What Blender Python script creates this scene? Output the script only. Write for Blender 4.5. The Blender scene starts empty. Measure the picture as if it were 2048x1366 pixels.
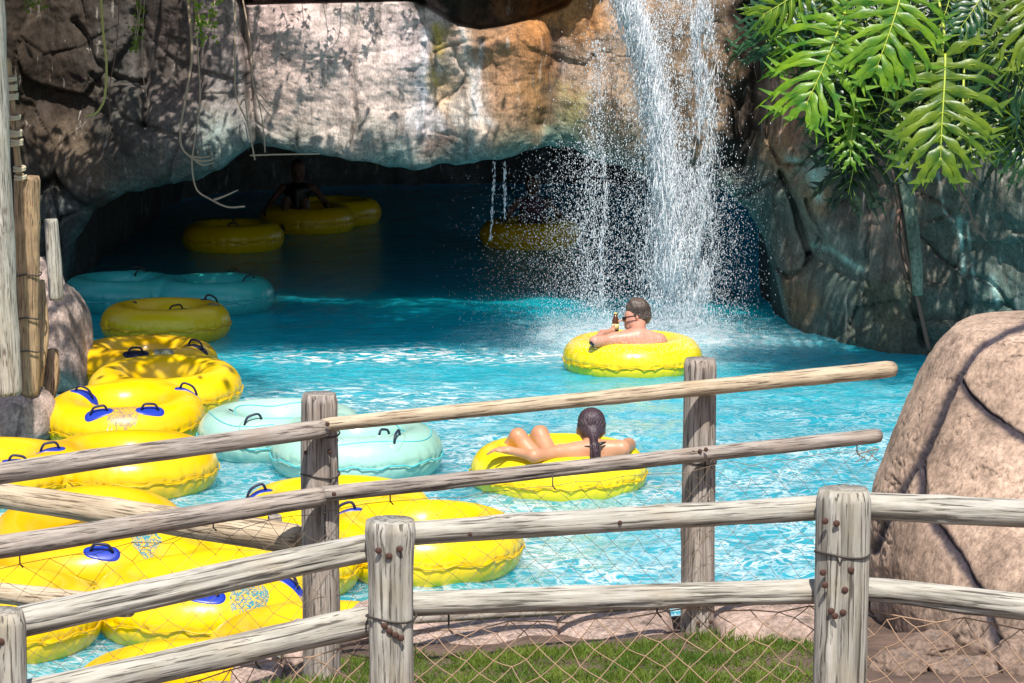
import bpy, bmesh, math, random
import numpy as np
from mathutils import Vector, Matrix, Euler, Quaternion
R = math.radians
random.seed(7); rng = np.random.default_rng(7)
S = bpy.context.scene
# ---------------------------------------------------------------- camera
F = 5500.0; CH = 3.75; PITCH = math.atan(823/F)
cam = bpy.data.objects.new('camera', bpy.data.cameras.new('camera')); S.collection.objects.link(cam)
cam.location = (0, 0, CH); cam.rotation_euler = (math.pi/2-PITCH, 0, 0)
cam.data.sensor_width = 36; cam.data.lens = 36*F/2048; cam.data.clip_start = .1; cam.data.clip_end = 400
S.camera = cam
# ---------------------------------------------------------------- light
SUN_EL = R(57); SUN_AZ = R(4)      # sun behind the camera, a little to the right
W_ = bpy.data.worlds.new('World'); S.world = W_; W_.use_nodes = True
nt = W_.node_tree; sky = nt.nodes.new('ShaderNodeTexSky'); sky.sky_type = 'NISHITA'; sky.sun_disc = False
sky.sun_elevation = SUN_EL; sky.sun_rotation = math.pi - SUN_AZ
nt.links.new(sky.outputs[0], nt.nodes['Background'].inputs[0]); nt.nodes['Background'].inputs[1].default_value = .10
sun_to = Vector((math.sin(SUN_AZ)*math.cos(SUN_EL), -math.cos(SUN_AZ)*math.cos(SUN_EL), math.sin(SUN_EL)))
sd = bpy.data.lights.new('sun', 'SUN'); sd.energy = 5; sd.angle = R(.5); sd.color = (1, .95, .87)
so = bpy.data.objects.new('sun', sd); S.collection.objects.link(so)
so.rotation_euler = sun_to.to_track_quat('Z', 'Y').to_euler()
S.view_settings.view_transform = 'Standard'; S.view_settings.look = 'None'; S.view_settings.gamma = 1
S.view_settings.exposure = .34
try: S.cycles.max_bounces = 6
except Exception: pass
# ---------------------------------------------------------------- pixel <-> world helpers (photo is 2048 x 1366)
cp, sp = math.cos(PITCH), math.sin(PITCH)
def ray(px, py):
    u = px-1024; v = py-683
    return np.array([u, F*cp - v*sp, -F*sp - v*cp])
def P(px, py, d):            # point at forward distance d
    r = ray(px, py); t = d/r[1]; return np.array([r[0]*t, d, CH+r[2]*t])
def Wz(px, py, z=0.):        # point on height z
    r = ray(px, py); t = (z-CH)/r[2]; return np.array([r[0]*t, r[1]*t, z])
def proj(x, y, z):
    dz = z-CH; f = y*cp-dz*sp; up = y*sp+dz*cp
    return 1024+F*x/f, 683-F*up/f
def X(px, d): return (px-1024)/F*d*1.012
# ---------------------------------------------------------------- numpy noise
_pm = rng.permutation(256).astype(np.int64); _pm = np.concatenate([_pm]*3)
_gr = rng.normal(size=(256, 3)); _gr /= np.linalg.norm(_gr, axis=1)[:, None]
def pn(x, y, z=0.):
    x = np.asarray(x, float); y = np.asarray(y, float); z = np.asarray(z, float)+0*x
    xi = np.floor(x).astype(np.int64); yi = np.floor(y).astype(np.int64); zi = np.floor(z).astype(np.int64)
    xf = x-xi; yf = y-yi; zf = z-zi; fd = lambda t: t*t*t*(t*(t*6-15)+10)
    u, v, w = fd(xf), fd(yf), fd(zf); out = 0
    for a in (0, 1):
        for b in (0, 1):
            for c in (0, 1):
                g = _gr[_pm[(_pm[(_pm[(xi+a) & 255]+yi+b) & 255]+zi+c) & 255]]
                n = g[..., 0]*(xf-a)+g[..., 1]*(yf-b)+g[..., 2]*(zf-c)
                out = out+n*(u if a else 1-u)*(v if b else 1-v)*(w if c else 1-w)
    return out*1.6
def fbm(x, y, z=0., o=4, g=.5):
    s = 0; a = 1.
    for i in range(o): s = s+a*pn(x*2**i+i*7.3, y*2**i-i*3.1, z*2**i+i*1.7); a *= g
    return s
def worley(x, y, seed=0):     # F1, F2 and the random value of the nearest cell, plus the cell's tilt plane
    xi = np.floor(x); yi = np.floor(y); f1 = np.full(x.shape, 9.); f2 = np.full(x.shape, 9.); cid = np.zeros(x.shape); tilt = np.zeros(x.shape)
    for a in (-1, 0, 1):
        for b in (-1, 0, 1):
            cx = xi+a; cy = yi+b
            h1 = np.modf(np.abs(np.sin(cx*127.1+cy*311.7+seed)*43758.5))[0]; h2 = np.modf(np.abs(np.sin(cx*269.5+cy*183.3+seed)*43758.5))[0]
            h3 = np.modf(np.abs(np.sin(cx*71.7+cy*97.3+seed*3)*24634.6))[0]
            dx = x-(cx+.15+.7*h1); dy = y-(cy+.15+.7*h2); d = np.sqrt(dx*dx+dy*dy); nw = d < f1
            f2 = np.where(nw, f1, np.minimum(f2, d)); f1 = np.where(nw, d, f1); cid = np.where(nw, h3, cid)
            tilt = np.where(nw, dx*(h1-.5)*2+dy*(h2-.5)*2, tilt)
    return f1, f2, cid, tilt
def segdist(px, py, pts):
    d = np.full(np.shape(px), 1e9)
    for (x0, y0), (x1, y1) in zip(pts[:-1], pts[1:]):
        vx, vy = x1-x0, y1-y0; t = np.clip(((px-x0)*vx+(py-y0)*vy)/(vx*vx+vy*vy+1e-9), 0, 1)
        d = np.minimum(d, np.hypot(px-x0-t*vx, py-y0-t*vy))
    return d
def sstep(a, b, x):
    t = np.clip((x-a)/(b-a), 0, 1); return t*t*(3-2*t)
def smooth_path(pts, n=6):
    pts = [np.array(p[:], float) for p in pts]; q = [2*pts[0]-pts[1]]+pts+[2*pts[-1]-pts[-2]]; out = []
    for i in range(1, len(q)-2):
        for k in range(n):
            t = k/n; p0, p1, p2, p3 = q[i-1:i+3]
            out.append(.5*((2*p1)+(-p0+p2)*t+(2*p0-5*p1+4*p2-p3)*t*t+(-p0+3*p1-3*p2+p3)*t**3))
    out.append(pts[-1]); return out
# ---------------------------------------------------------------- mesh helpers
def build(name, V, Fc, mat=None, parent=None, smooth=True, col=None):
    V = np.asarray(V, float).reshape(-1, 3); me = bpy.data.meshes.new(name)
    if isinstance(Fc, np.ndarray):
        n, k = Fc.shape
        me.vertices.add(len(V)); me.vertices.foreach_set('co', V.ravel())
        me.loops.add(n*k); me.loops.foreach_set('vertex_index', Fc.astype(np.int32).ravel())
        me.polygons.add(n); me.polygons.foreach_set('loop_start', np.arange(0, n*k, k, dtype=np.int32))
        me.update(calc_edges=True); me.validate()
    else: me.from_pydata([tuple(v) for v in V], [], [tuple(int(i) for i in f) for f in Fc])
    me.polygons.foreach_set('use_smooth', [smooth]*len(me.polygons))
    if col is not None:
        ca = me.color_attributes.new('Col', 'FLOAT_COLOR', 'POINT')
        c4 = np.ones((len(V), 4)); c4[:, :3] = col; ca.data.foreach_set('color', c4.ravel())
    me.update(); o = bpy.data.objects.new(name, me); S.collection.objects.link(o)
    if mat: me.materials.append(mat)
    if parent: o.parent = parent
    return o
def empty(name, loc=(0, 0, 0)):
    o = bpy.data.objects.new(name, None); o.location = loc; S.collection.objects.link(o); return o
def tag(o, label=None, cat=None, group=None, kind=None):
    if label: o['label'] = label
    if cat: o['category'] = cat
    if group: o['group'] = group
    if kind: o['kind'] = kind
    return o
class MB:
    def __init__(s): s.v = []; s.f = []
    def add(s, V, Fc):
        b = len(s.v); s.v.extend([tuple(float(c) for c in p) for p in V]); s.f.extend([tuple(i+b for i in f) for f in Fc])
    def sweep(s, pts, rad, n=8, cap=True):
        pts = [Vector(p) for p in pts]; m = len(pts)
        rad = [float(r) for r in rad] if hasattr(rad, '__len__') else [float(rad)]*m
        V = []; t0 = (pts[1]-pts[0]).normalized(); up = Vector((0, 0, 1)) if abs(t0.z) < .9 else Vector((1, 0, 0))
        for i, p in enumerate(pts):
            t = (pts[min(i+1, m-1)]-pts[max(i-1, 0)]).normalized(); a = t.cross(up)
            if a.length < 1e-4: a = Vector((1, 0, 0))
            a.normalize(); b = a.cross(t).normalized(); up = b if i >= 0 else up
            for k in range(n):
                th = 2*math.pi*k/n; V.append(p+rad[i]*(a*math.cos(th)+b*math.sin(th)))
        Fc = [(i*n+k, i*n+(k+1) % n, (i+1)*n+(k+1) % n, (i+1)*n+k) for i in range(m-1) for k in range(n)]
        if cap: Fc += [tuple(range(n))[::-1], tuple(range((m-1)*n, m*n))]
        s.add(V, Fc)
    def build(s, name, mat=None, parent=None, smooth=True): return build(name, s.v, s.f, mat, parent, smooth)
def sdf_mesh(f, lo, hi, res):
    lo = np.array(lo, float); n = np.maximum(np.ceil((np.array(hi)-lo)/res).astype(int)+1, 3)
    ax = [lo[i]+res*np.arange(n[i]) for i in range(3)]
    G = np.stack(np.meshgrid(*ax, indexing='ij'), -1); D = f(G.reshape(-1, 3)).reshape(n)
    s = D < 0; c = [s[a:n[0]-1+a, b:n[1]-1+b, e:n[2]-1+e] for a in (0, 1) for b in (0, 1) for e in (0, 1)]
    cnt = sum(x.astype(int) for x in c); act = (cnt > 0) & (cnt < 8)
    idx = -np.ones(act.shape, int); cells = np.argwhere(act); idx[act] = np.arange(len(cells))
    V = lo+(cells+.5)*res; Q = []
    for a in range(3):
        b, e = (a+1) % 3, (a+2) % 3
        sl0 = [slice(None)]*3; sl1 = [slice(None)]*3; sl0[a] = slice(0, n[a]-1); sl1[a] = slice(1, n[a])
        s0, s1 = s[tuple(sl0)], s[tuple(sl1)]; ed = np.argwhere(s0 != s1)
        ed = ed[(ed[:, b] > 0) & (ed[:, e] > 0) & (ed[:, b] < n[b]-1) & (ed[:, e] < n[e]-1)]
        inside = s0[tuple(ed.T)]
        def I(db, de):
            q = ed.copy(); q[:, b] += db; q[:, e] += de; return idx[tuple(q.T)]
        q = np.stack([I(-1, -1), I(0, -1), I(0, 0), I(-1, 0)], 1); q[~inside] = q[~inside][:, ::-1]; Q.append(q)
    Q = np.concatenate(Q); h = res*.1
    for it in range(3):
        d = f(V); g = np.stack([(f(V+np.eye(3)[i]*h)-f(V-np.eye(3)[i]*h))/(2*h) for i in range(3)], 1)
        st = g*(d/np.maximum((g*g).sum(1), .05))[:, None]; ln = np.linalg.norm(st, axis=1)[:, None]
        V = V-st*np.minimum(1, res*.8/np.maximum(ln, 1e-9))
    return V, Q
# ---------------------------------------------------------------- materials
class NT:
    def __init__(s, name):
        s.m = bpy.data.materials.new(name); s.m.use_nodes = True; s.t = s.m.node_tree; s.b = s.t.nodes['Principled BSDF']
        s.out = s.t.nodes['Material Output']; s._tc = None
    def n(s, ty, **kw):
        o = s.t.nodes.new(ty)
        for k, v in kw.items():
            if isinstance(k, str) and hasattr(o, k): setattr(o, k, v)
        return o
    def l(s, a, b): s.t.links.new(a, b)
    def co(s, sc=(1, 1, 1), which='Object'):
        tc = s.n('ShaderNodeTexCoord'); mp = s.n('ShaderNodeMapping'); mp.inputs['Scale'].default_value = sc; s.l(tc.outputs[which], mp.inputs[0]); return mp.outputs[0]
    def noise(s, co, scale, detail=6, rough=.55, dist=0):
        o = s.n('ShaderNodeTexNoise'); o.inputs['Scale'].default_value = scale; o.inputs['Detail'].default_value = detail
        o.inputs['Roughness'].default_value = rough; o.inputs['Distortion'].default_value = dist; s.l(co, o.inputs['Vector']); return o.outputs[0]
    def ramp(s, fac, stops, interp='LINEAR'):
        o = s.n('ShaderNodeValToRGB'); o.color_ramp.interpolation = interp; e = o.color_ramp.elements
        while len(e) < len(stops): e.new(.5)
        for i, (p, c) in enumerate(stops): e[i].position = p; e[i].color = (*c, 1) if hasattr(c, '__len__') else (c, c, c, 1)
        s.l(fac, o.inputs[0]); return o.outputs[0]
    def mix(s, fac, a, b, mode='MIX'):
        o = s.n('ShaderNodeMix'); o.data_type = 'RGBA'; o.blend_type = mode
        for i, v in ((0, fac), (6, a), (7, b)):
            if hasattr(v, 'is_output') or isinstance(v, bpy.types.NodeSocket): s.l(v, o.inputs[i])
            elif hasattr(v, '__len__'): o.inputs[i].default_value = (*v, 1)
            else: o.inputs[i].default_value = v if i == 0 else (v, v, v, 1)
        return o.outputs[2]
    def math(s, op, a, b=0.):
        o = s.n('ShaderNodeMath'); o.operation = op
        for i, v in ((0, a), (1, b)):
            if isinstance(v, bpy.types.NodeSocket): s.l(v, o.inputs[i])
            else: o.inputs[i].default_value = v
        return o.outputs[0]
    def bump(s, h, strength=.4, dist=.02, nrm=None):
        o = s.n('ShaderNodeBump'); o.inputs['Strength'].default_value = strength; o.inputs['Distance'].default_value = dist
        s.l(h, o.inputs['Height'])
        if nrm: s.l(nrm, o.inputs['Normal'])
        s.l(o.outputs[0], s.b.inputs['Normal']); return o.outputs[0]
    def set(s, **k):
        for a, v in k.items():
            key = a.replace('_', ' '); i = s.b.inputs[key]
            if isinstance(v, bpy.types.NodeSocket): s.l(v, i)
            elif hasattr(v, '__len__'): i.default_value = (*v, 1)
            else: i.default_value = v
        return s
def simple(name, col, rough=.5, **k):
    m = NT(name); m.set(Base_Color=col, Roughness=rough, **k); return m.m
def vinyl(name, col, col2, trans=.0):
    m = NT(name); c = m.co(); n1 = m.noise(c, 1.6, 4); n2 = m.noise(c, 9, 5)
    base = m.mix(m.ramp(n1, [(.35, 0.), (.65, 1.)]), col, col2); base = m.mix(m.ramp(n2, [(.62, 0.), (.8, .35)]), base, tuple(x*.72 for x in col2))
    sc = m.noise(m.co((3, 14, 14)), 3.2, 7, .72, .8); base = m.mix(m.ramp(sc, [(.60, 0.), (.70, .38)]), base, tuple(x*.55+.03 for x in col2))
    oi = m.n('ShaderNodeObjectInfo'); hs = m.n('ShaderNodeHueSaturation'); m.l(base, hs.inputs['Color']); m.l(m.math('ADD', m.math('MULTIPLY', oi.outputs['Random'], .016), .492), hs.inputs['Hue']); m.l(m.math('ADD', m.math('MULTIPLY', oi.outputs['Random'], .14), .88), hs.inputs['Value']); base = hs.outputs[0]
    m.set(Base_Color=base, Roughness=m.ramp(n2, [(.3, .24), (.7, .42)]), Coat_Weight=.35, Coat_Roughness=.12)
    m.b.inputs['Specular IOR Level'].default_value = .45
    if trans:
        m.b.inputs['Subsurface Weight'].default_value = trans; m.b.inputs['Subsurface Radius'].default_value = (.12, .1, .05); m.b.inputs['Subsurface Scale'].default_value = .6
    w = m.n('ShaderNodeTexNoise'); w.inputs['Scale'].default_value = 5; m.l(m.co(), w.inputs['Vector']); m.bump(w.outputs[0], .2, .03)
    return m.m
M = {}
M['amber'] = vinyl('amber_vinyl', (.88, .50, .0), (.93, .60, .0))
M['lemon'] = vinyl('lemon_vinyl', (.90, .62, .005), (.92, .70, .01))
M['mint'] = vinyl('mint_vinyl', (.30, .55, .46), (.42, .66, .56), .0)
M['teal'] = vinyl('teal_vinyl', (.03, .40, .36), (.05, .48, .43))
M['blue'] = simple('blue_vinyl', (.012, .04, .38), .35)
M['navy'] = simple('navy_webbing', (.012, .016, .05), .5)
M['seam'] = simple('seam_vinyl', (.62, .38, .0), .45)
M['hole_shade'] = simple('painted_hole_shade', (.16, .09, .0), .6)  # brown that paints the shade inside a tube hole
M['yellow_tag'] = simple('yellow_plastic', (.9, .75, .12), .4)
M['aqua_line'] = simple('aqua_welt', (.08, .50, .55), .4)
def wood(name, pale, dark, stain, sc=1.):
    m = NT(name); cs = m.co((9*sc, 9*sc, .7*sc)); c = m.co()
    n1 = m.noise(cs, 4, 8, .65, .4); n2 = m.noise(c, 5, 5, .6); cf = m.co((40, 40, 1.6)); n3 = m.noise(cf, 3, 4, .6)
    b = m.mix(m.ramp(n1, [(.36, 0.), (.56, 1.)]), dark, pale); b = m.mix(m.ramp(n2, [(.48, 0.), (.72, .7)]), b, stain)
    b = m.mix(m.ramp(n3, [(.38, .9), (.46, 0.)]), b, (dark[0]*.3, dark[1]*.27, dark[2]*.25))
    kn = m.n('ShaderNodeTexVoronoi'); kn.inputs['Scale'].default_value = 3.4; m.l(m.co((1.6, 1.6, .8)), kn.inputs['Vector'])
    b = m.mix(m.ramp(kn.outputs['Distance'], [(.05, .85), (.12, 0.)]), b, (.07, .04, .025))
    m.set(Base_Color=b, Roughness=.8); h = m.mix(.5, n1, n3); m.bump(h, .55, .01); return m.m
M['wood'] = wood('weathered_wood', (.40, .345, .30), (.17, .14, .12), (.30, .22, .16))
M['wood_pale'] = wood('pale_weathered_wood', (.47, .44, .385), (.22, .20, .165), (.33, .27, .18))
M['wood_blonde'] = wood('blonde_wood', (.58, .47, .33), (.36, .27, .18), (.36, .25, .14))
M['wood_brown'] = wood('brown_wood', (.46, .31, .17), (.22, .14, .08), (.14, .09, .055))
M['bolt'] = simple('rusty_bolt', (.07, .03, .02), .7)
M['wire'] = simple('dark_wire', (.05, .04, .035), .6)
M['twine'] = simple('tan_twine', (.40, .26, .17), .9)
M['twine_shade'] = simple('shaded_twine', (.22, .16, .10), .9)  # same twine with shade put into its colour, for the far net
M['rope'] = simple('pale_rope', (.50, .42, .29), .85)
def skin_mat(name, a, b):
    m = NT(name); n = m.noise(m.co(), 7, 4); m.set(Base_Color=m.mix(m.ramp(n, [(.35, 0.), (.65, 1.)]), a, b), Roughness=.45)
    m.b.inputs['Subsurface Weight'].default_value = .12; m.b.inputs['Subsurface Scale'].default_value = .01; return m.m
M['skin_m'] = skin_mat('ruddy_skin', (.52, .23, .16), (.60, .30, .22)); M['skin_w'] = skin_mat('tan_skin', (.50, .225, .12), (.58, .29, .17))
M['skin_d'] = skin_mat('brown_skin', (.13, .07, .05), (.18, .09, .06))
def hair_mat(name, a, b):
    m = NT(name); n = m.noise(m.co((30, 30, 6)), 3, 5); m.set(Base_Color=m.mix(n, a, b), Roughness=.35); m.bump(n, .8, .01); return m.m
M['hair_w'] = hair_mat('wet_dark_hair', (.012, .008, .012), (.10, .055, .07)); M['hair_m'] = hair_mat('grey_brown_hair', (.02, .014, .012), (.17, .12, .10))
M['black'] = simple('black_plastic', (.01, .01, .012), .35)
M['glass_brown'] = simple('brown_bottle_glass', (.10, .04, .02), .12)
M['label_y'] = simple('yellow_label', (.75, .6, .25), .5)
def rock_mat(name, attr=True, base=(.4, .3, .25), bs=.6, fine=14, rough=.85, spots=True):
    m = NT(name); c = m.co()
    if attr: a = m.n('ShaderNodeVertexColor'); a.layer_name = 'Col'; col = a.outputs[0]
    else:
        n0 = m.noise(c, 2.2, 5); col = m.mix(m.ramp(n0, [(.35, 0.), (.65, 1.)]), base, tuple(x*.62 for x in base))
    n1 = m.noise(c, 3.2, 8, .68, .6); n2 = m.noise(c, fine, 8, .7)
    col = m.mix(1., col, m.ramp(n1, [(.3, .5), (.5, 1.), (.7, 1.3)]), 'MULTIPLY'); n5 = m.noise(m.co((1, 1, .55)), 55, 6, .7); col = m.mix(.8, col, m.ramp(n5, [(.36, .5), (.5, 1.), (.64, 1.3)]), 'MULTIPLY')
    col = m.mix(.9, col, m.ramp(n2, [(.3, .6), (.52, 1.), (.75, 1.25)]), 'MULTIPLY')
    if spots:
        cs = m.co((6, 6, .8)); n3 = m.noise(cs, 1.6, 5, .6); col = m.mix(m.ramp(n3, [(.54, 0.), (.66, .62)]), col, (.075, .06, .05)); n4 = m.noise(m.co((9, 9, 1.1)), 1.3, 5, .6); col = m.mix(m.ramp(n4, [(.62, 0.), (.7, .45)]), col, (.62, .56, .50))
    m.set(Base_Color=col, Roughness=rough); m.b.inputs['Specular IOR Level'].default_value = .3
    mu = m.n('ShaderNodeTexMusgrave') if hasattr(bpy.types, 'ShaderNodeTexMusgrave') else None
    h = m.mix(.45, n1, n2); h = m.mix(.25, h, n5); m.bump(h, bs, .06); return m.m
M['rock'] = rock_mat('grotto_rock', True, bs=.6); M['boulder'] = rock_mat('boulder_rock', True, bs=.5, fine=22, spots=False)
M['rock_pale'] = rock_mat('pink_bank_stone', False, (.62, .45, .37), .6, 18); M['rock_left'] = rock_mat('mauve_bank_stone', False, (.60, .46, .40), .8, 12)
M['rock_foot'] = rock_mat('brown_foot_rock', False, (.36, .25, .19), .8, 16)
def leaf_mat(name, a, b, rough=.35, tr=.35):
    m = NT(name); n = m.noise(m.co(), 6, 4); g = m.n('ShaderNodeObjectInfo')
    col = m.mix(m.ramp(n, [(.35, 0.), (.65, 1.)]), a, b); m.set(Base_Color=col, Roughness=rough)
    hs = m.n('ShaderNodeHueSaturation'); m.l(col, hs.inputs['Color']); rd = g.outputs['Random']; m.l(m.math('ADD', m.math('MULTIPLY', rd, .05), .475), hs.inputs['Hue']); m.l(m.math('ADD', m.math('MULTIPLY', rd, .85), .32), hs.inputs['Value']); col = hs.outputs[0]
    dn = m.noise(m.co(), 17, 5, .7); col = m.mix(m.ramp(dn, [(.66, 0.), (.74, .7)]), col, (.28, .19, .03)); m.l(col, m.b.inputs['Base Color']); m.bump(m.noise(m.co(), 22, 3), .35, .01)
    t = m.n('ShaderNodeBsdfTranslucent'); m.l(m.mix(.5, col, tuple(min(1, x*2.2) for x in b)), t.inputs[0]); mx = m.n('ShaderNodeMixShader'); mx.inputs[0].default_value = tr
    m.l(m.b.outputs[0], mx.inputs[1]); m.l(t.outputs[0], mx.inputs[2]); m.l(mx.outputs[0], m.out.inputs[0]); return m.m
M['philo'] = leaf_mat('glossy_green_leaf', (.05, .13, .005), (.21, .30, .008), .38, .22); M['philo_shade'] = leaf_mat('shaded_green_leaf', (.008, .045, .016), (.02, .085, .02), .35, .12)  # second leaf is the first darkened, painting the shaded gaps of the plant
M['rib'] = simple('pale_leaf_rib', (.42, .5, .06), .5)
M['ivy'] = leaf_mat('ivy_leaf', (.12, .26, .01), (.25, .42, .02)); M['tree_leaf'] = leaf_mat('tree_leaf', (.03, .08, .015), (.06, .14, .02))
M['stem'] = simple('dry_vine', (.46, .34, .24), .8); M['stem_y'] = simple('yellow_vine', (.55, .52, .16), .7); M['stem_r'] = simple('reddish_root', (.22, .12, .09), .8); M['bark'] = M['wood_brown']
M['root_grey'] = rock_mat('grey_green_root', False, (.26, .29, .22), .6, 20)
M['grass'] = leaf_mat('grass_blade', (.07, .15, .012), (.24, .30, .04), .6)
# water
def water_mat():
    m = NT('pool_water'); tc = m.n('ShaderNodeTexCoord'); sx = m.n('ShaderNodeSeparateXYZ'); m.l(tc.outputs['Object'], sx.inputs[0]); Y = sx.outputs[1]; Xc = sx.outputs[0]
    wob = m.math('MULTIPLY', m.noise(m.co((.6, .6, .6)), 1., 4), 3.); Yw = m.math('ADD', Y, wob)
    a = m.n('ShaderNodeMapRange'); a.inputs['From Min'].default_value = 22.; a.inputs['From Max'].default_value = 26; m.l(Yw, a.inputs[0]); far = a.outputs[0]
    near = m.mix(m.noise(m.co((1, 1, 1)), 1.4, 4), (.004, .22, .33), (.05, .46, .56))
    deep = m.mix(m.noise(m.co((.5, 2, 1)), 1.2, 4), (.0, .36, .50), (.01, .50, .64)); col = m.mix(far, near, deep)
    # sky glints and caustics painted in as an irregular net of white streaks, strong in the open pool
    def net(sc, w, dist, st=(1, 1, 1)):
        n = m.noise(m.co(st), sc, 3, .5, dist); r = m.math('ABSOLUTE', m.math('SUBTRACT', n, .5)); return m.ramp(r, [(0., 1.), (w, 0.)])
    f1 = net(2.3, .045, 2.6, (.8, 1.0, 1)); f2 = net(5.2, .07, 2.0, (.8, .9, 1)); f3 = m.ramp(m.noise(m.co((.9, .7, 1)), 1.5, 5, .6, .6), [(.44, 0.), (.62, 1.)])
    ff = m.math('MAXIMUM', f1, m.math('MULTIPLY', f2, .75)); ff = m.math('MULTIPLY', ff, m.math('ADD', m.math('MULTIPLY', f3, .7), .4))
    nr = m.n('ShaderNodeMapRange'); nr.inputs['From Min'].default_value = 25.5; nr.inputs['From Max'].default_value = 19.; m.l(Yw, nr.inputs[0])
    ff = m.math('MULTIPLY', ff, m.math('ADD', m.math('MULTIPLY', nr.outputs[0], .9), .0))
    # the turbulent white wake running from the man to the left, and the splash zone under the falls
    def band(y0, w, x0, x1):
        d = m.math('ABSOLUTE', m.math('SUBTRACT', m.math('ADD', Y, m.math('MULTIPLY', m.math('SUBTRACT', m.noise(m.co((.9, .9, 1)), 1.2, 3), .5), 1.1)), y0)); k = m.ramp(m.math('DIVIDE', d, w), [(.35, 1.), (1., 0.)])
        q = m.n('ShaderNodeMapRange'); q.inputs['From Min'].default_value = x0-.6; q.inputs['From Max'].default_value = x0+.3; m.l(Xc, q.inputs[0])
        q2 = m.n('ShaderNodeMapRange'); q2.inputs['From Min'].default_value = x1+.8; q2.inputs['From Max'].default_value = x1-.4; m.l(Xc, q2.inputs[0])
        return m.math('MULTIPLY', m.math('MULTIPLY', k, q.outputs[0]), q2.outputs[0])
    bn = m.math('MAXIMUM', band(24.2, .8, -2.1, 1.5), m.math('MULTIPLY', band(21.6, 1.5, -2.2, -.2), .8)); st = m.ramp(m.noise(m.co((1.3, 3., 1)), 4.2, 6, .65, 1.), [(.5, 0.), (.60, 1.)])
    ff = m.math('MAXIMUM', ff, m.math('MULTIPLY', bn, st))
    dx = m.math('SUBTRACT', Xc, 1.25); dy = m.math('SUBTRACT', Y, 25.3); rr = m.math('SQRT', m.math('ADD', m.math('MULTIPLY', dx, dx), m.math('MULTIPLY', dy, dy)))
    sp_ = m.math('MULTIPLY', m.ramp(m.math('DIVIDE', rr, 2.), [(.1, 1.), (1., 0.)]), m.ramp(m.noise(m.co(), 9, 6, .7), [(.38, 0.), (.6, 1.)]))
    ff = m.math('MAXIMUM', ff, sp_)
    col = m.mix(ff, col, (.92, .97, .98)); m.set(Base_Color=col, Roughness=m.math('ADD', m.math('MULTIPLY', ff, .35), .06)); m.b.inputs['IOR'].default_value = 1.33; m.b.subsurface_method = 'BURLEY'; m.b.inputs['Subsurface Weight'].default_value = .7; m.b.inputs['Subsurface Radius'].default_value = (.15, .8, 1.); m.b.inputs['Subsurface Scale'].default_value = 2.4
    b1 = m.noise(m.co((.8, 1., 1)), 5, 5, .6, .8); b2 = m.noise(m.co((1, 1, 1)), 18, 4, .6); h = m.mix(.3, b1, b2); m.bump(h, .55, .08); return m.m
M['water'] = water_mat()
m = NT('falling_water'); m.set(Base_Color=(.93, .96, 1.), Roughness=.25); t = m.n('ShaderNodeBsdfTranslucent'); t.inputs[0].default_value = (.9, .95, 1, 1)
mx = m.n('ShaderNodeMixShader'); mx.inputs[0].default_value = .4; m.l(m.b.outputs[0], mx.inputs[1]); m.l(t.outputs[0], mx.inputs[2]); m.l(mx.outputs[0], m.out.inputs[0]); M['drops'] = m.m
m = NT('soil'); n = m.noise(m.co(), 3, 8, .65); m.set(Base_Color=m.mix(m.ramp(n, [(.35, 0.), (.65, 1.)]), (.36, .23, .17), (.14, .09, .065)), Roughness=.95); m.bump(m.noise(m.co(), 14, 9, .75), 1., .07); M['soil'] = m.m
def emblem_mat(name, base, c1, c2):
    m = NT(name); v = m.n('ShaderNodeTexVoronoi'); v.inputs['Scale'].default_value = 42; v.feature = 'DISTANCE_TO_EDGE'; c = m.co(); nz = m.noise(c, 24, 3, .6, 1.5)
    m.l(m.co(), v.inputs['Vector']); col = m.mix(m.ramp(nz, [(.44, 0.), (.47, 1.), (.55, 1.), (.58, 0.)]), base, c1); col = m.mix(m.ramp(v.outputs[0], [(.02, .8), (.05, 0.)]), col, c2)
    m.set(Base_Color=col, Roughness=.4); return m.m
M['emblem'] = emblem_mat('printed_emblem', (.80, .46, .01), (.05, .26, .30), (.05, .08, .25)); M['emblem_w'] = emblem_mat('printed_round_emblem', (.38, .40, .36), (.06, .12, .08), (.6, .42, .05))
M['emblem_g'] = emblem_mat('printed_grey_emblem', (.84, .44, .01), (.30, .22, .12), (.14, .13, .16))
# ================================================================ GROTTO ROCK WALL
LIP = [(-700, 800), (60, 700), (118, 640), (126, 570), (135, 520), (150, 480), (190, 425), (260, 385), (330, 372), (400, 355), (455, 335), (490, 305), (515, 291), (560, 297), (600, 306), (680, 315),
       (740, 325), (790, 335), (830, 347), (860, 340), (900, 328), (960, 325), (1010, 318), (1050, 303), (1095, 294), (1140, 300), (1200, 320), (1260, 345), (1340, 365), (1400, 375),
       (1460, 390), (1500, 430), (1530, 480), (1550, 540), (1566, 600), (1576, 650), (1600, 720), (1700, 790), (2048, 850), (2700, 900)]
DEP = [(-700, 27.5), (0, 28.2), (100, 28.5), (300, 27.9), (500, 27.2), (900, 26.9), (1300, 26.9), (1500, 26.5), (1580, 25.9), (1700, 25.0), (1850, 24.1), (2050, 23.6), (2700, 22.0)]
lx, ly = zip(*LIP); dx_, dy_ = zip(*DEP)
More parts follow.
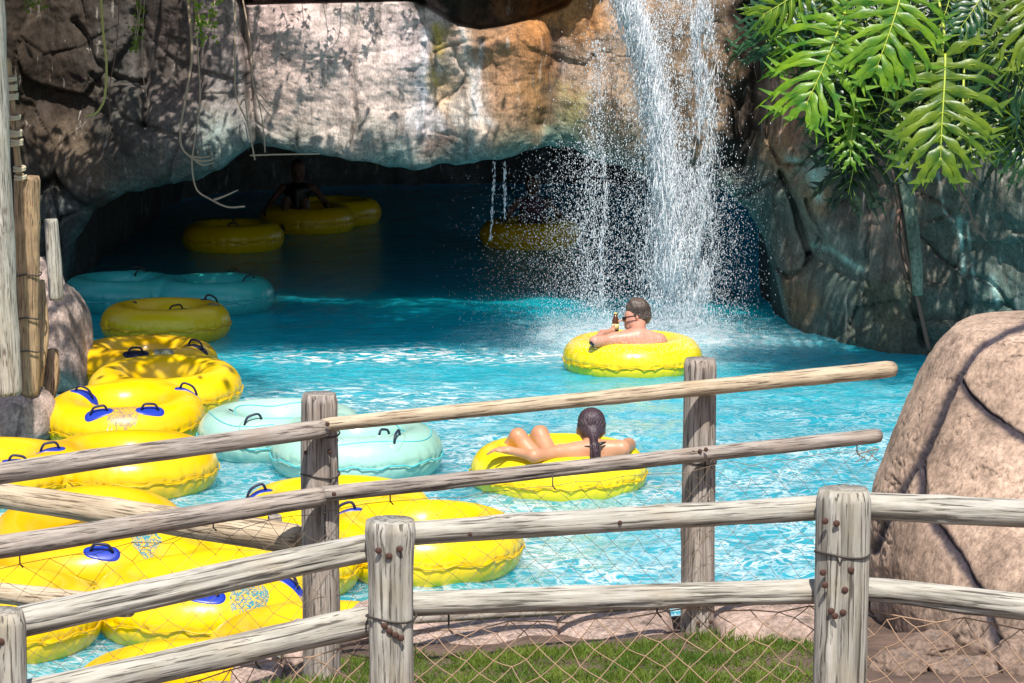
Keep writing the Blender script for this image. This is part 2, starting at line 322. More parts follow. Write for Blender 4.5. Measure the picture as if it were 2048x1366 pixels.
COLS = [((960, 22), (.035, .045, .04), 22), ((910, 12), (.05, .06, .055), 16), ((1030, 15), (.05, .055, .045), 18), ((1090, 2), (.05, .04, .03), 14), ((560, -4), (.03, .025, .02), 14), ((650, -4), (.03, .025, .02), 14), ((740, -4), (.03, .025, .02), 14), ((820, -8), (.03, .025, .02), 14), ((40, 120), (.065, .045, .03), 130), ((150, 60), (.075, .055, .04), 90), ((180, 240), (.10, .065, .045), 90), ((330, 100), (.17, .13, .115), 70), ((240, 90), (.12, .12, .11), 60),  # leading near-black entries paint the shade of the top recess into the rock
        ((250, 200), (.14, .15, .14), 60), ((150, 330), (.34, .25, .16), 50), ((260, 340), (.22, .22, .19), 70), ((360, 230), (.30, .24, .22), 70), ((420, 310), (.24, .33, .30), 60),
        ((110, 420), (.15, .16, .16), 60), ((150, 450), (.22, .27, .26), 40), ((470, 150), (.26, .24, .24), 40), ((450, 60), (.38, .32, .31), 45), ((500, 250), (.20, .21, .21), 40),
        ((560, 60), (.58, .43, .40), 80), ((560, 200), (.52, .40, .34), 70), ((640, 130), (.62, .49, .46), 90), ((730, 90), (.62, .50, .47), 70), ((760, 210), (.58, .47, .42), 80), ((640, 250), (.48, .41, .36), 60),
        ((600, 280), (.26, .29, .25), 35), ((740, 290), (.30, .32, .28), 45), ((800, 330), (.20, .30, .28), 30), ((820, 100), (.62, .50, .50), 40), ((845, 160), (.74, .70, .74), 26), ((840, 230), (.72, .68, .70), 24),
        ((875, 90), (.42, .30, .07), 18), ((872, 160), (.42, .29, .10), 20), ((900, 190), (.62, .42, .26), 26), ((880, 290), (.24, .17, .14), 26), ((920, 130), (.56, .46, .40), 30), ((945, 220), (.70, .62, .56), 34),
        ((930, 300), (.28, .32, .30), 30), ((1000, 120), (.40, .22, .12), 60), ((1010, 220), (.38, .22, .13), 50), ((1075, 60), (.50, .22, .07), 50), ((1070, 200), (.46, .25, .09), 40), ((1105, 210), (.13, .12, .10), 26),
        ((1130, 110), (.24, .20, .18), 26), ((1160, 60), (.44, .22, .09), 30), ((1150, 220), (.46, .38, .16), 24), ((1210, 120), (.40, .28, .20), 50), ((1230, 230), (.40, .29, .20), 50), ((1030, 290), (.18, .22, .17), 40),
        ((1130, 290), (.16, .22, .17), 40), ((1270, 310), (.22, .20, .15), 40), ((1350, 180), (.26, .18, .12), 60), ((1440, 150), (.30, .19, .11), 30), ((1500, 100), (.045, .028, .02), 30), ((1500, 250), (.07, .05, .04), 35),  # darkest entries paint the shade of the recess beside the falls
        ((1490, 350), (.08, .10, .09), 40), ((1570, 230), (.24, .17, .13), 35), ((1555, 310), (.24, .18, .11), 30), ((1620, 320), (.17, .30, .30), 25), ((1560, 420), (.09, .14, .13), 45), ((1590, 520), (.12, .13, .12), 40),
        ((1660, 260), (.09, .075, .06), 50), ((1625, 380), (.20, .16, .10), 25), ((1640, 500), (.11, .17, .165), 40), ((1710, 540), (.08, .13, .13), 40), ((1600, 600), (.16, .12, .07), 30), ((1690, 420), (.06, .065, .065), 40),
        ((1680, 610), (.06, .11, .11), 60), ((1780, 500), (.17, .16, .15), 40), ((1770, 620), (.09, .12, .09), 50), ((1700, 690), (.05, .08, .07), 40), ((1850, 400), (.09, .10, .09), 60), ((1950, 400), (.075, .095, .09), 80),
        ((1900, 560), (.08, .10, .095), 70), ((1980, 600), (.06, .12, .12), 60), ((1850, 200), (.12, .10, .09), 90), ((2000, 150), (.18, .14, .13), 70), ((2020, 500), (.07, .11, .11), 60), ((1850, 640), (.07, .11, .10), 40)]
def zone_col(px, py, fuzz):
    px = px+fuzz*28; py = py+fuzz*20; num = np.zeros(px.shape+(3,)); den = np.zeros(px.shape)+1e-9
    for (cx, cy), c, r in COLS:
        w = np.exp(-np.minimum(((px-cx)**2+((py-cy)*.8)**2)/(r*r), 60))+1e-5/(1+((px-cx)**2+(py-cy)**2)/1e4)
        num += w[..., None]*np.array(c); den += w
    return num/den[..., None]
GROOVE = [(([(274, 30), (282, 110), (292, 250)]), 11, .16), ([(150, 45), (190, 120), (225, 158), (280, 168)], 7, .10), ([(185, 150), (240, 230), (292, 250), (310, 300)], 5, .05), ([(292, 250), (360, 270), (380, 310)], 6, .06),
          ([(482, -30), (492, 120), (500, 230), (514, 292)], 9, .22), ([(700, 130), (712, 240), (700, 290)], 5, .05), ([(722, 20), (705, 130)], 4, .03), ([(850, 90), (862, 180), (848, 260)], 5, .04), ([(905, 95), (930, 150), (900, 200)], 3, .03),
          ([(870, 105), (895, 92), (925, 82)], 2.5, .03), ([(855, 235), (880, 205), (897, 190)], 2.5, .03), ([(965, 80), (960, 170), (972, 260)], 6, .05), ([(1110, 60), (1105, 160), (1085, 250)], 14, .10), ([(1180, 0), (1190, 150)], 7, .06),
          ([(1500, -40), (1505, 120), (1496, 260), (1480, 330)], 26, .40), ([(1545, 225), (1540, 290), (1560, 330), (1610, 330), (1690, 318)], 5, .10), ([(1565, 345), (1590, 400), (1612, 470), (1625, 520)], 7, .14),
          ([(1570, 360), (1520, 380), (1480, 400)], 5, .08), ([(1540, 530), (1580, 556), (1612, 545), (1630, 520)], 6, .14), ([(1612, 400), (1650, 480), (1625, 520)], 5, .08), ([(1625, 520), (1700, 555), (1735, 560)], 4, .05),
          ([(1800, 330), (1810, 440), (1822, 560), (1850, 690)], 9, .14), ([(1745, 400), (1735, 520), (1738, 570), (1722, 595)], 3, .05), ([(1840, 470), (1890, 520), (1940, 555), (1985, 565), (2048, 640)], 3, .05), ([(1926, 555), (1940, 600), (1936, 640)], 2.5, .03),
          ([(1645, 200), (1700, 330), (1690, 400)], 10, .18), ([(1900, 100), (2048, 160)], 8, .14), ([(1950, 210), (2048, 130)], 6, .1), ([(60, 395), (110, 355), (150, 400), (200, 425)], 8, .14)]
STREAK = [([(1915, 440), (1922, 500), (1926, 545)], 6, (.30, .55, .58)), ([(1935, 445), (1950, 560)], 3, (.3, .5, .52)), ([(1985, 552), (1992, 600)], 7, (.28, .52, .55)), ([(1870, 330), (1890, 420), (1905, 440)], 2, (.3, .38, .4)),
          ([(1575, 318), (1620, 328), (1650, 335)], 6, (.26, .46, .48)), ([(1622, 330), (1640, 400)], 7, (.24, .42, .44)), ([(1620, 490), (1660, 500), (1720, 540)], 6, (.2, .42, .42)), ([(845, 60), (850, 150), (838, 260)], 8, (.78, .76, .82)),
          ([(925, 60), (945, 150), (958, 230), (985, 250)], 9, (.74, .68, .64)), ([(965, 85), (950, 180), (955, 235)], 6, (.76, .72, .72)), ([(874, 50), (876, 100)], 7, (.42, .30, .05)), ([(865, 110), (872, 170)], 4, (.40, .28, .06)), ([(700, 0), (690, 60)], 3, (.7, .6, .55))]
xs = []; p_ = -620.
while p_ < 2640: xs.append(p_); p_ += 12 if (p_ < -40 or p_ > 2090) else (1.6 if (105 < p_ < 200 or 1440 < p_ < 1610) else 4)
xs = np.array(xs); nx = len(xs)
ytop = np.interp(xs, [480, 500, 830, 870, 920, 960, 1010, 1070, 1130, 1200], [8, 9, 2, 22, 50, 60, 53, 36, 14, -40])
dbase = np.interp(xs, dx_, dy_); XW = X(xs, dbase); zl = np.array([P(a, b, d)[2] for a, b, d in zip(xs, np.interp(xs, lx, ly), dbase)])
k_ = np.ones(5)/5; zl = np.where((xs > 200) & (xs < 1440), np.convolve(np.pad(zl, 2, 'edge'), k_, 'valid'), zl); zl = zl+.025*pn(XW*6, 3.)*(zl > 0)
rows_z = np.concatenate([np.linspace(6, 3.35, 24)[:-1], ]) ; nf = 190
ZZ = []; 
for i in range(nx): ZZ.append(np.concatenate([rows_z, np.linspace(3.35, zl[i], nf)]))
ZZ = np.array(ZZ).T                                     # rows x columns
XX = np.repeat(XW[None], ZZ.shape[0], 0); DB = np.repeat(dbase[None], ZZ.shape[0], 0)
def wall_depth(XX, ZZ, DB):
    px, py = proj(XX, DB, ZZ); warp = .25*pn(XX*1.1, ZZ*1.1, 4.)
    y = DB - .30*fbm(XX*.55, ZZ*.6, 1., 3) - .06*fbm(XX*1.7, ZZ*1.3, 2., 4) - .012*fbm(XX*9, ZZ*9, 3., 4, .6)
    for sc, amp, reg in ((1.0, .42, 'side'), (2.3, .12, 'side'), (1.4, .03, 'mid'), (4.5, .012, 'mid')):
        f1, f2, cid, tl = worley(XX*sc+warp, ZZ*sc*.8+warp*.7, 5 if reg == 'side' else 11)
        side = np.clip(.38*sstep(500, 440, px)+.6*sstep(1500, 1560, px), 0, 1); w = side if reg == 'side' else 1-side*.4
        y = y - amp*w*((cid-.5)*.7+tl*.8); crack = sstep(.07, 0, (f2-f1)); y = y+crack*(.035 if reg == 'side' else .006)*w*(1.5 if sc < 2 else .6)
    for pts, wd, dp in GROOVE:
        d = segdist(px+6*pn(XX*5, ZZ*5, 8.), py, pts); y = y+dp*1.2*np.exp(-(d/wd)**2)
    # rounded vertical folds of the middle slab
    y = y-.16*np.clip(sstep(500, 560, px)*sstep(880, 800, px), 0, 1)*np.sin(np.clip((px-505)/345, 0, 1)*math.pi)
    y = y-.22*np.exp(-((px-1020)/75.)**2)*sstep(20, 90, py)-.14*np.exp(-((px-1190)/60.)**2)-.12*np.exp(-((px-930)/30.)**2)
    y = y-.16*np.exp(-((px-1575)/38.)**2-((py-430)/95.)**2)-.25*np.exp(-((px-1590)/36.)**2-((py-300)/50.)**2)
    # left mass hangs forward at its belly
    y = y-.35*np.exp(-((px-330)/190.)**2-((py-300)/130.)**2)
    yt = np.interp(px, [440, 480, 500, 830, 870, 920, 960, 1010, 1070, 1130, 1200], [-40, 8, 9, 2, 22, 50, 60, 53, 36, 14, -60])
    rec = sstep(yt+2, yt-6, py)*sstep(-16, -4, py); y = y+.55*rec
    led = sstep(0, -14, py)*sstep(470, 520, px)*sstep(1230, 1150, px); y = y-.22*led*sstep(800, 870, px)
    return y, px, py
YY, PX, PY = wall_depth(XX, ZZ, DB)
t_ = np.clip((ZZ-zl[None])/.55, 0, 1); inmouth = ((xs > 118) & (xs < 1600)).astype(float)[None]
YY = YY+.30*(1-np.sqrt(1-(1-t_)**2))*inmouth               # rounded lower edge of the overhang
PX2, PY2 = proj(XX, YY, ZZ)
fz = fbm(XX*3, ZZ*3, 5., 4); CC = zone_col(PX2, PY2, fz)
for pts, wd, c in STREAK:
    d = segdist(PX2+7*pn(XX*7, ZZ*2, 9.), PY2, pts); w = np.exp(-(d/wd)**2)*(.75+.5*pn(XX*20, ZZ*8, 2.)); w = np.clip(w, 0, 1)[..., None]; CC = CC*(1-w)+np.array(c)*w
gd = np.zeros(CC.shape[:2])
for pts, wd, dp in GROOVE: gd = np.maximum(gd, np.exp(-(segdist(PX2+6*pn(XX*5, ZZ*5, 8.), PY2, pts)/(wd*.45))**2)*min(1, dp*7))
CC = CC*(1-.55*gd[..., None])                              # darker along the cracks of the artificial rock
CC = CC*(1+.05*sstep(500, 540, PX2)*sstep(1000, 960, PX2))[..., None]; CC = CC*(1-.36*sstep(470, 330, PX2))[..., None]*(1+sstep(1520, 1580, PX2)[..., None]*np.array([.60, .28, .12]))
green = np.clip(np.exp(-((ZZ-zl[None])/.13)**2)+.0, 0, 1)*inmouth*sstep(-.4, .4, fz+.3); CC = CC*(1-.65*green[..., None])+np.array((.16, .28, .26))*.65*green[..., None]  # teal light bounced off the pool, painted along the cave lip
def wall_d(px, py):
    k = np.argmin((PX2-px)**2+(PY2-py)**2); return float(YY.ravel()[k])
# ceiling of the cave behind the lip
cur = []; K = 46
for k in range(1, K):
    s = k/(K-1); back = .02+14*s**2.2; rise = .9*math.sin(min(1, s*1.6)*math.pi/2)*sstep(0, .5, s)
    cur.append((back, rise))
CX = np.array([XW*(1+.0*b) for b, r in cur]); CY = np.array([YY[-1]+b for b, r in cur]); CY = CY+.22*np.array([pn(XW*3.1, b*2.3)*min(1, b*3) for b, r in cur]); CX = CX+.15*np.array([pn(XW*2.1, b*2.3, 5.)*min(1, b*3) for b, r in cur]); CZ = np.array([zl+r*(zl > .2)*1.+np.where(zl > .2, .06*pn(XW*3, b*3.), 0) for b, r in cur])
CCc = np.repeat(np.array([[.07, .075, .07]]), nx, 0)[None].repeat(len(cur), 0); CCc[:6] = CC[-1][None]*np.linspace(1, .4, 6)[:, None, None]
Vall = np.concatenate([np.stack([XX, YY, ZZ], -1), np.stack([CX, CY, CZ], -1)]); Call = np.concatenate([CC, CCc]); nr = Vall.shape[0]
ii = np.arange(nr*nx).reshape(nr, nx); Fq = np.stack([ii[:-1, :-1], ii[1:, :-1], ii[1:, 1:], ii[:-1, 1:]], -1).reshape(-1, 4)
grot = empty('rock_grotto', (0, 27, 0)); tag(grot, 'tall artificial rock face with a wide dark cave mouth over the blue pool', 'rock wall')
rr_ = np.repeat(np.arange(nr-1), nx-1); cc_ = np.tile(np.arange(nx-1), nr-1); hole = (rr_ > ZZ.shape[0]+18) & (zl[cc_] < .95) & (xs[cc_] > 1000); Fq = Fq[~hole]  # ceiling opened at the right, out of view, to let light in
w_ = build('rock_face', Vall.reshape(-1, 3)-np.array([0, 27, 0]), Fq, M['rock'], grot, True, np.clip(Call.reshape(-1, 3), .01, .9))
g = MB(); x0, x1, y0, y1 = -9, 9.5, 27.5, 44
Vc = []; n_ = 40
for i in range(n_+1):
    for j in range(9):
        t = i/n_; a = math.pi*t; xx = -6.5*math.cos(a)*1.2+.3; yy = 29+12*math.sin(a)**.7; z = -.5+6.6*j/8
        Vc.append((xx+.5*float(pn(xx, yy, z)), yy+.6*float(pn(xx, z, yy))-27, z))
Fc = [(i*9+j, (i+1)*9+j, (i+1)*9+j+1, i*9+j+1) for i in range(n_) for j in range(8) if not (26 < i < 37 and 1 <= j < 6)]  # unseen gap added in the right side so sky light reaches the cave water
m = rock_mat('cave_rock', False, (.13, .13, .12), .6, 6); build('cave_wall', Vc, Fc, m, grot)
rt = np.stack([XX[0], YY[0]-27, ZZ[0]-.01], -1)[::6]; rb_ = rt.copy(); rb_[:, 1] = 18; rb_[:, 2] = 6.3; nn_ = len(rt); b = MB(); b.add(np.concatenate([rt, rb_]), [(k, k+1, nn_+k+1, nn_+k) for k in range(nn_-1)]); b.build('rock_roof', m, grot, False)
# ================================================================ WATER
yv = np.concatenate([np.arange(10.6, 20, .045), np.arange(20, 28, .06), np.arange(28, 43, .3)]); xv = np.concatenate([np.arange(-9, -5, .2), np.arange(-5, 5, .05), np.arange(5, 9.1, .2)])
Xg, Yg = np.meshgrid(xv, yv); am = np.interp(Yg, [10, 21, 25, 30], [1, .8, .6, .35])
Zg = am*(.020*fbm(Xg*1.4, Yg*1.8, 0., 3)+.016*fbm(Xg*4, Yg*5, 3., 3, .6))
rs = np.hypot(Xg-1.25, Yg-25.2); Zg = Zg+.03*np.exp(-(rs/1.)**2)*fbm(Xg*6, Yg*6, 7., 3)
ii = np.arange(Xg.size).reshape(Xg.shape); Fq = np.stack([ii[:-1, :-1], ii[:-1, 1:], ii[1:, 1:], ii[1:, :-1]], -1).reshape(-1, 4)
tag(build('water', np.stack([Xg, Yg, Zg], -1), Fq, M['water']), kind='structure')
# ================================================================ GROUND / BANK
EDGE = [(-4, 10.3), (-1.2, 10.5), (-.95, 11.0), (-.8, 11.35), (-.62, 11.5), (-.4, 11.6), (.2, 11.7), (.6, 11.85), (1.6, 12.0), (2.2, 12.3), (3.2, 12.9), (6, 14)]
ex, ey = zip(*EDGE)
gx = np.concatenate([np.arange(-14, -2, .5), np.arange(-2, 3.2, .03), np.arange(3.2, 14.1, .5)]); vv = np.linspace(0, 1, 150)
Xg = np.repeat(gx[None], 150, 0); ed = np.interp(gx, ex, ey); Yg = -3+(vv[:, None]**.35)*(ed[None]+3)
def gz(x, y):
    e = np.interp(x, ex, ey); z = np.interp(y, [5, 10, 11, 11.6, 12.4], [.98, .95, .87, .76, .68])+.02*fbm(x*2, y*2, 3., 4)
    return z-.28*sstep(-.6, -1.3, x)*sstep(9.9, 10.5, y)
Zg = gz(Xg, Yg); 
V = np.stack([Xg, Yg, Zg], -1); last = V[-1].copy(); last[:, 2] = -.4; last[:, 1] += .12; V = np.concatenate([V, last[None]]); ii = np.arange(V.shape[0]*V.shape[1]).reshape(V.shape[:2])
Fq = np.stack([ii[:-1, :-1], ii[:-1, 1:], ii[1:, 1:], ii[1:, :-1]], -1).reshape(-1, 4)
tag(build('ground', V, Fq, M['soil']), kind='structure')
# left bank behind the posts
gx = np.linspace(-9, -3.35, 60); gy = np.linspace(14, 29, 120); Xg, Yg = np.meshgrid(gx, gy); lim = np.interp(Yg, [14, 18, 20, 23, 29], [-3.9, -3.75, -3.6, -3.85, -4.6])+.1*fbm(Xg, Yg*2, 2.)
Zg = -.3+.75*sstep(0, .5, lim-Xg)+.12*fbm(Xg*2, Yg*2, 4.); ii = np.arange(Xg.size).reshape(Xg.shape)
tag(build('left_bank', np.stack([Xg, Yg, Zg], -1), np.stack([ii[:-1, :-1], ii[:-1, 1:], ii[1:, 1:], ii[1:, :-1]], -1).reshape(-1, 4), M['soil']), kind='structure')
# far ground sheet reaching the horizon (a frame round the pool)
gb = MB()
for (a, b_, c, d) in ((-300, -300, 300, -2.9), (-300, -2.9, -13.9, 300), (13.9, -2.9, 300, 300), (-13.9, 46, 13.9, 300)): gb.add([(a, b_, .9), (c, b_, .9), (c, d, .9), (a, d, .9)], [(0, 1, 2, 3)])
tag(gb.build('terrain', M['soil'], smooth=False), kind='structure')
# ================================================================ STONES
def stone_verts(sub, rad, seed, ncut=14, nz=.08, flat=.72):
    bm = bmesh.new(); bmesh.ops.create_icosphere(bm, subdivisions=sub, radius=1); V = np.array([v.co[:] for v in bm.verts]); Fc = np.array([[v.index for v in f.verts] for f in bm.faces]); bm.free()
    r_ = np.random.default_rng(seed); N = r_.normal(size=(ncut, 3)); N /= np.linalg.norm(N, axis=1)[:, None]; D = r_.uniform(flat, 1, ncut)
    dt = V@N.T; rr = np.where(dt > .05, D[None]/np.maximum(dt, .05), 9); k = 24.; r = -np.log(np.exp(-k*np.minimum(rr, 2)).sum(1)+math.exp(-k*1.02))/k
    r = r*(1+nz*fbm(V[:, 0]*1.6+seed, V[:, 1]*1.6, V[:, 2]*1.6, 4)+.02*fbm(V[:, 0]*8+seed, V[:, 1]*8, V[:, 2]*8, 3)); return V*r[:, None]*np.array(rad), Fc
def stone(name, loc, rad, seed, rot=(0, 0, 0), label='', cat='rock', group=None, mat='rock_left', sub=5, **kw):
    V, Fc = stone_verts(sub, rad, seed, **kw); o = build(name, V, Fc, M[mat]); o.location = loc; o.rotation_euler = [R(a) for a in rot]; tag(o, label, cat, group); return o
def PS(px, py, d, wpx, hpx, dep): s = F/d*1.0; return tuple(P(px, py, d)), (wpx/2/s, dep, hpx/2/s)
for (px, py, d, w, h, dep, seed, rot, lab) in [
    (132, 690, 22.2, 92, 260, .35, 3, (0, -7, 0), 'tall pinkish upright rock at the water edge left of the cave mouth'),
    (78, 630, 22.8, 80, 230, .3, 8, (0, 10, 0), 'shaded brown rock leaning behind the tallest pink rock'),
    (78, 770, 21.0, 62, 150, .2, 5, (0, 4, 0), 'narrow pink pointed rock between the leaning log and the pool'),
    (30, 855, 20.2, 150, 190, .4, 12, (0, 14, 5), 'wide cracked mauve rock below the left timber poles'),
    (8, 700, 20.8, 70, 200, .3, 17, (0, 3, 0), 'dark rock wedged behind the pale leaning pole'),
    (95, 905, 20.6, 80, 110, .25, 21, (0, 20, 0), 'brown mossy rock touching the yellow double tube')]:
    loc, rad = PS(px, py, d, w*1.3, h*1.08, dep); stone('boulder', loc, rad, seed, rot, lab, 'rock', 'rocks along the left pool edge')
# coping stones of the near bank
for (xa, xb, d0, d1, seed, lab) in [(690, 1112, 10.92, 11.9, 31, 'long flat pink coping stone behind the middle fence post'), (1118, 1350, 10.98, 12.0, 32, 'pink coping stone right of the gap, ending at the far right post'),
                               (1420, 1650, 11.55, 12.3, 33, 'tan coping stone under the mesh beside the right white post'), (560, 690, 10.95, 11.5, 34, 'pinkish rough stone at the foot of the far left fence post'), (350, 470, 10.6, 10.95, 35, 'small mauve bank stone under the yellow tubes'),
                               (450, 560, 10.75, 11.15, 36, 'broken mauve stone next to a printed tube end'), (1440, 1650, 10.95, 11.3, 38, 'low pale stone lying half in the grass')]:
    dm = (d0+d1)/2; xw0, xw1 = X(xa, dm), X(xb, dm); zt = float(gz(np.array((xw0+xw1)/2), np.array(dm)))
    V, Fc = stone_verts(5, ((xw1-xw0)/2*1.04, (d1-d0)/2*1.12, .12), seed, nz=.05, flat=.80, ncut=10); sc_ = np.array([(xw1-xw0)/2, (d1-d0)/2, .12]); V = np.sign(V)*np.abs(V/sc_)**.5*sc_
    o = build('coping_stone', V, Fc, M['rock_pale']); o.location = ((xw0+xw1)/2, dm, zt-.02); tag(o, lab, 'stone', 'coping stones on the near bank')
stone('rock', tuple(P(1632, 1300, 11.0)), (.06, .08, .05), 44, label='small rust-brown rock half hidden by the right white post', cat='rock', mat='rock_left', sub=4)
for px, py, d, w, h, sd_, lb in [(1800, 1335, 10.35, 120, 50, 51, 'flat cracked brown rock at the foot of the boulder beside the right white post'), (1925, 1350, 10.25, 150, 60, 52, 'jagged brown rock under the dark crack of the boulder'), (2040, 1330, 10.3, 110, 70, 53, 'brown rock at the bottom right corner'), (1860, 1290, 10.7, 110, 40, 54, 'low rough rock tucked against the boulder base')]:
    loc, rad = PS(px, py+4, d, w*1.1, h*1.7, .16); stone('rock', loc, rad, sd_, (0, 0, 0), lb, 'rock', 'rough rocks at the boulder foot', 'rock_foot', nz=.16, ncut=18)
# right boulder
ol = [(637, 1960, 2140), (645, 1918, 2300), (660, 1893, 2400), (690, 1868, 2470), (720, 1851, 2500), (790, 1822, 2540), (860, 1793, 2560), (930, 1768, 2580), (980, 1750, 2590), (1060, 1745, 2600), (1200, 1745, 2600), (1366, 1735, 2620), (1500, 1720, 2640), (1700, 1700, 2640)]
oy, ol1, ol2 = zip(*ol); nr_, nc_ = 300, 620; BV = []; dB = 12.0
rows = np.concatenate([[637.]*1, 637+(np.linspace(0, 1, nr_-1)**1.5)*1060]); 
zr = np.array([P(1024, r, dB)[2] for r in rows]); le = np.interp(rows, oy, ol1); re = np.interp(rows, oy, ol2)
topk = np.sqrt(np.clip(np.linspace(0, 1, nr_)*9, 0, 1)); th = np.linspace(0, 2*math.pi, nc_, endpoint=False)
xc = (X(le, dB)+X(re, dB))/2; hw = (X(re, dB)-X(le, dB))/2; hw = hw*np.where(np.arange(nr_) < 2, np.array([.02, .6]+[1]*(nr_-2)), 1)
Xb = xc[:, None]+hw[:, None]*np.cos(th)[None]; Yb = dB+np.minimum(hw, 1.05)[:, None]*np.where(np.sin(th)[None] < 0, .9+1.1*np.clip((rows-740)/400, 0, 1)[:, None]**1.2, .95)*np.sin(th)[None]; Zb = np.repeat(zr[:, None], nc_, 1)
ctr = np.array([xc.mean(), dB, zr.mean()]); nx_, ny_ = np.cos(th)[None], np.sin(th)[None]
dsp = .035*fbm(Xb*1.3, Yb*1.3, Zb*1.3, 2)+.006*fbm(Xb*8, Yb*8, Zb*9, 4, .6); fr = (Yb < dB+.1)
pxb, pyb = proj(Xb, Yb, Zb)
rip = (sstep(.12, 0, np.abs(fbm(Xb*5, Yb*5, Zb*13, 3)))*sstep(.0, .5, pn(Xb*2, Yb*2, Zb*2))+.9*sstep(.09, 0, np.abs(fbm(Xb*4, Yb*4, Zb*6+5, 3)))*sstep(1180, 1280, pyb))*fr; chip = sstep(.05, 0, np.abs(fbm(Xb*3.3, Yb*3.3, Zb*4.1+3, 4, .65)))*sstep(.05, .45, pn(Xb*1.6, Yb*1.6, Zb*1.6+4))*fr; rip = np.maximum(rip, chip*.8); dsp = dsp-.012*rip
CR = [[(2060, 652), (2010, 664), (1960, 692), (1930, 728), (1913, 756)], [(1913, 756), (1895, 800), (1872, 868), (1840, 925), (1800, 980), (1770, 1050), (1752, 1100)], [(1913, 756), (1940, 795), (1985, 838), (2060, 884)], [(1842, 925), (1845, 1000), (1880, 1060), (1915, 1110), (1945, 1165), (1975, 1220), (1990, 1270), (2010, 1366), (2020, 1420)]]
cm = np.zeros(Xb.shape)
for i, c in enumerate(CR): cm = np.maximum(cm, np.exp(-(segdist(pxb+4*fbm(Xb*6, Yb*6, Zb*6, 3), pyb+4*fbm(Xb*6, Yb*6, Zb*6+9, 3), c)/(8. if i != 3 else 10))**2)*fr)
dsp = dsp-.025*cm; Xb = Xb+nx_*dsp; Yb = Yb+ny_*dsp; Zb[0:2] += .0
cb = np.array((.47, .33, .245))[None, None]*(1+.10*fbm(Xb*2, Yb*2, Zb*2, 3))[..., None]; cb = cb*(1-.93*np.clip(cm*1.5, 0, 1)[..., None])+np.array((.03, .028, .045))*(.93*np.clip(cm*1.5, 0, 1))[..., None]
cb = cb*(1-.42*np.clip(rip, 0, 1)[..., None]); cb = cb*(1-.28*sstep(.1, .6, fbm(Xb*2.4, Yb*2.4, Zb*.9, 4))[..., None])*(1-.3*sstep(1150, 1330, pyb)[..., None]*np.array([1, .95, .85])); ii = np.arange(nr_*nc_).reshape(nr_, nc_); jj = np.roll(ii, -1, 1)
Fq = np.stack([ii[:-1], ii[1:], jj[1:], jj[:-1]], -1).reshape(-1, 4)
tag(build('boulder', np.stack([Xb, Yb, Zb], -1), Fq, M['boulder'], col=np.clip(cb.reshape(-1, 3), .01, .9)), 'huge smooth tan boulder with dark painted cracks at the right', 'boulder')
# ================================================================ TUBES
def tube_sdf(ctrs, Rc, r, crease=True, nflute=34):
    def f(p):
        x, y, z = p[:, 0], p[:, 1], p[:, 2]; ds = []
        for cx in ctrs:
            q = np.hypot(x-cx, y)-Rc; ds.append(np.sqrt(q*q+(z*.96)**2)-r)
        if len(ds) == 1: d = ds[0]; out = np.hypot(x, y)
        else:
            k = .07; h = np.clip(.5+.5*(ds[1]-ds[0])/k, 0, 1); d = ds[1]*(1-h)+ds[0]*h-k*h*(1-h)
        th = np.arctan2(y, x-(np.clip(x, ctrs[0], ctrs[-1]))) if len(ds) == 2 else np.arctan2(y, x)
        th = np.where(np.abs(x) < .4, x*3.2 if len(ds) == 2 else th, th) if len(ds) == 2 else th
        dd = [np.hypot(x-cx, y) for cx in ctrs]; outer = np.minimum.reduce(dd) > Rc
        ang = np.arctan2(y, x-np.where(x > 0, ctrs[-1], ctrs[0])) if len(ds) == 2 else np.arctan2(y, x)
        env = np.exp(-((z+.01)/.06)**2)*outer; wob = np.sin(ang*nflute)+.5*np.sin(ang*nflute*1.7+1)
        env2 = np.exp(-((z+.02)/.085)**2)*outer; d = d+env2*.007*np.abs(np.cos(ang*nflute*.5+.6*np.sin(ang*5)))**9+env*.0015*wob; s = z+.006*np.sin(ang*nflute*.5)
        d = d+outer*(.012*np.exp(-(s/.011)**2)-.0*env)
        return d
    return f
_protos = {}
def top_z(f, x, y):
    z = np.full(np.shape(x), .4); x = np.asarray(x, float); y = np.asarray(y, float)
    for i in range(60):
        d = f(np.stack([x.ravel(), y.ravel(), z.ravel()], 1)).reshape(z.shape); z = np.maximum(z-np.clip(d, -.01, .05)*.9, 0)
    return z
def handle(root, f, x, y, rot, pm, hm, loop=True, s=1.):
    # oval welded patch and the strap loop that stands on it
    V = [(x, y)]; Fc = []; nr, na = 5, 26
    for i in range(1, nr+1):
        for k in range(na):
            a = 2*math.pi*k/na; rx, ry = .105*s*i/nr*math.cos(a), .048*s*i/nr*math.sin(a)*(1+.25*math.cos(a)**2)
            V.append((x+rx*math.cos(rot)-ry*math.sin(rot), y+rx*math.sin(rot)+ry*math.cos(rot)))
    V = np.array(V); z = top_z(f, V[:, 0], V[:, 1])+.004; V3 = np.c_[V, z]
    Fc = [(0, 1+k, 1+(k+1) % na) for k in range(na)]+[(1+(i-1)*na+k, 1+i*na+k, 1+i*na+(k+1) % na, 1+(i-1)*na+(k+1) % na) for i in range(1, nr) for k in range(na)]
    b = len(V3); V3 = np.r_[V3, V3[-na:]-np.array([0, 0, .008])]; Fc += [(b-na+k, b+k, b+(k+1) % na, b-na+(k+1) % na) for k in range(na)]
    pt = build('handle_patch', V3, Fc, pm, root)
    if loop:
        g = MB(); pts = []
        for t in np.linspace(-1, 1, 13):
            lx_ = .062*s*t; q = (x+lx_*math.cos(rot), y+lx_*math.sin(rot)); zz = float(top_z(f, np.array([q[0]]), np.array([q[1]]))[0]); pts.append((q[0], q[1], zz+.004+.045*s*(1-abs(t)**5)))
        g.sweep(pts, .009, 8); g.build('handle', hm, pt)
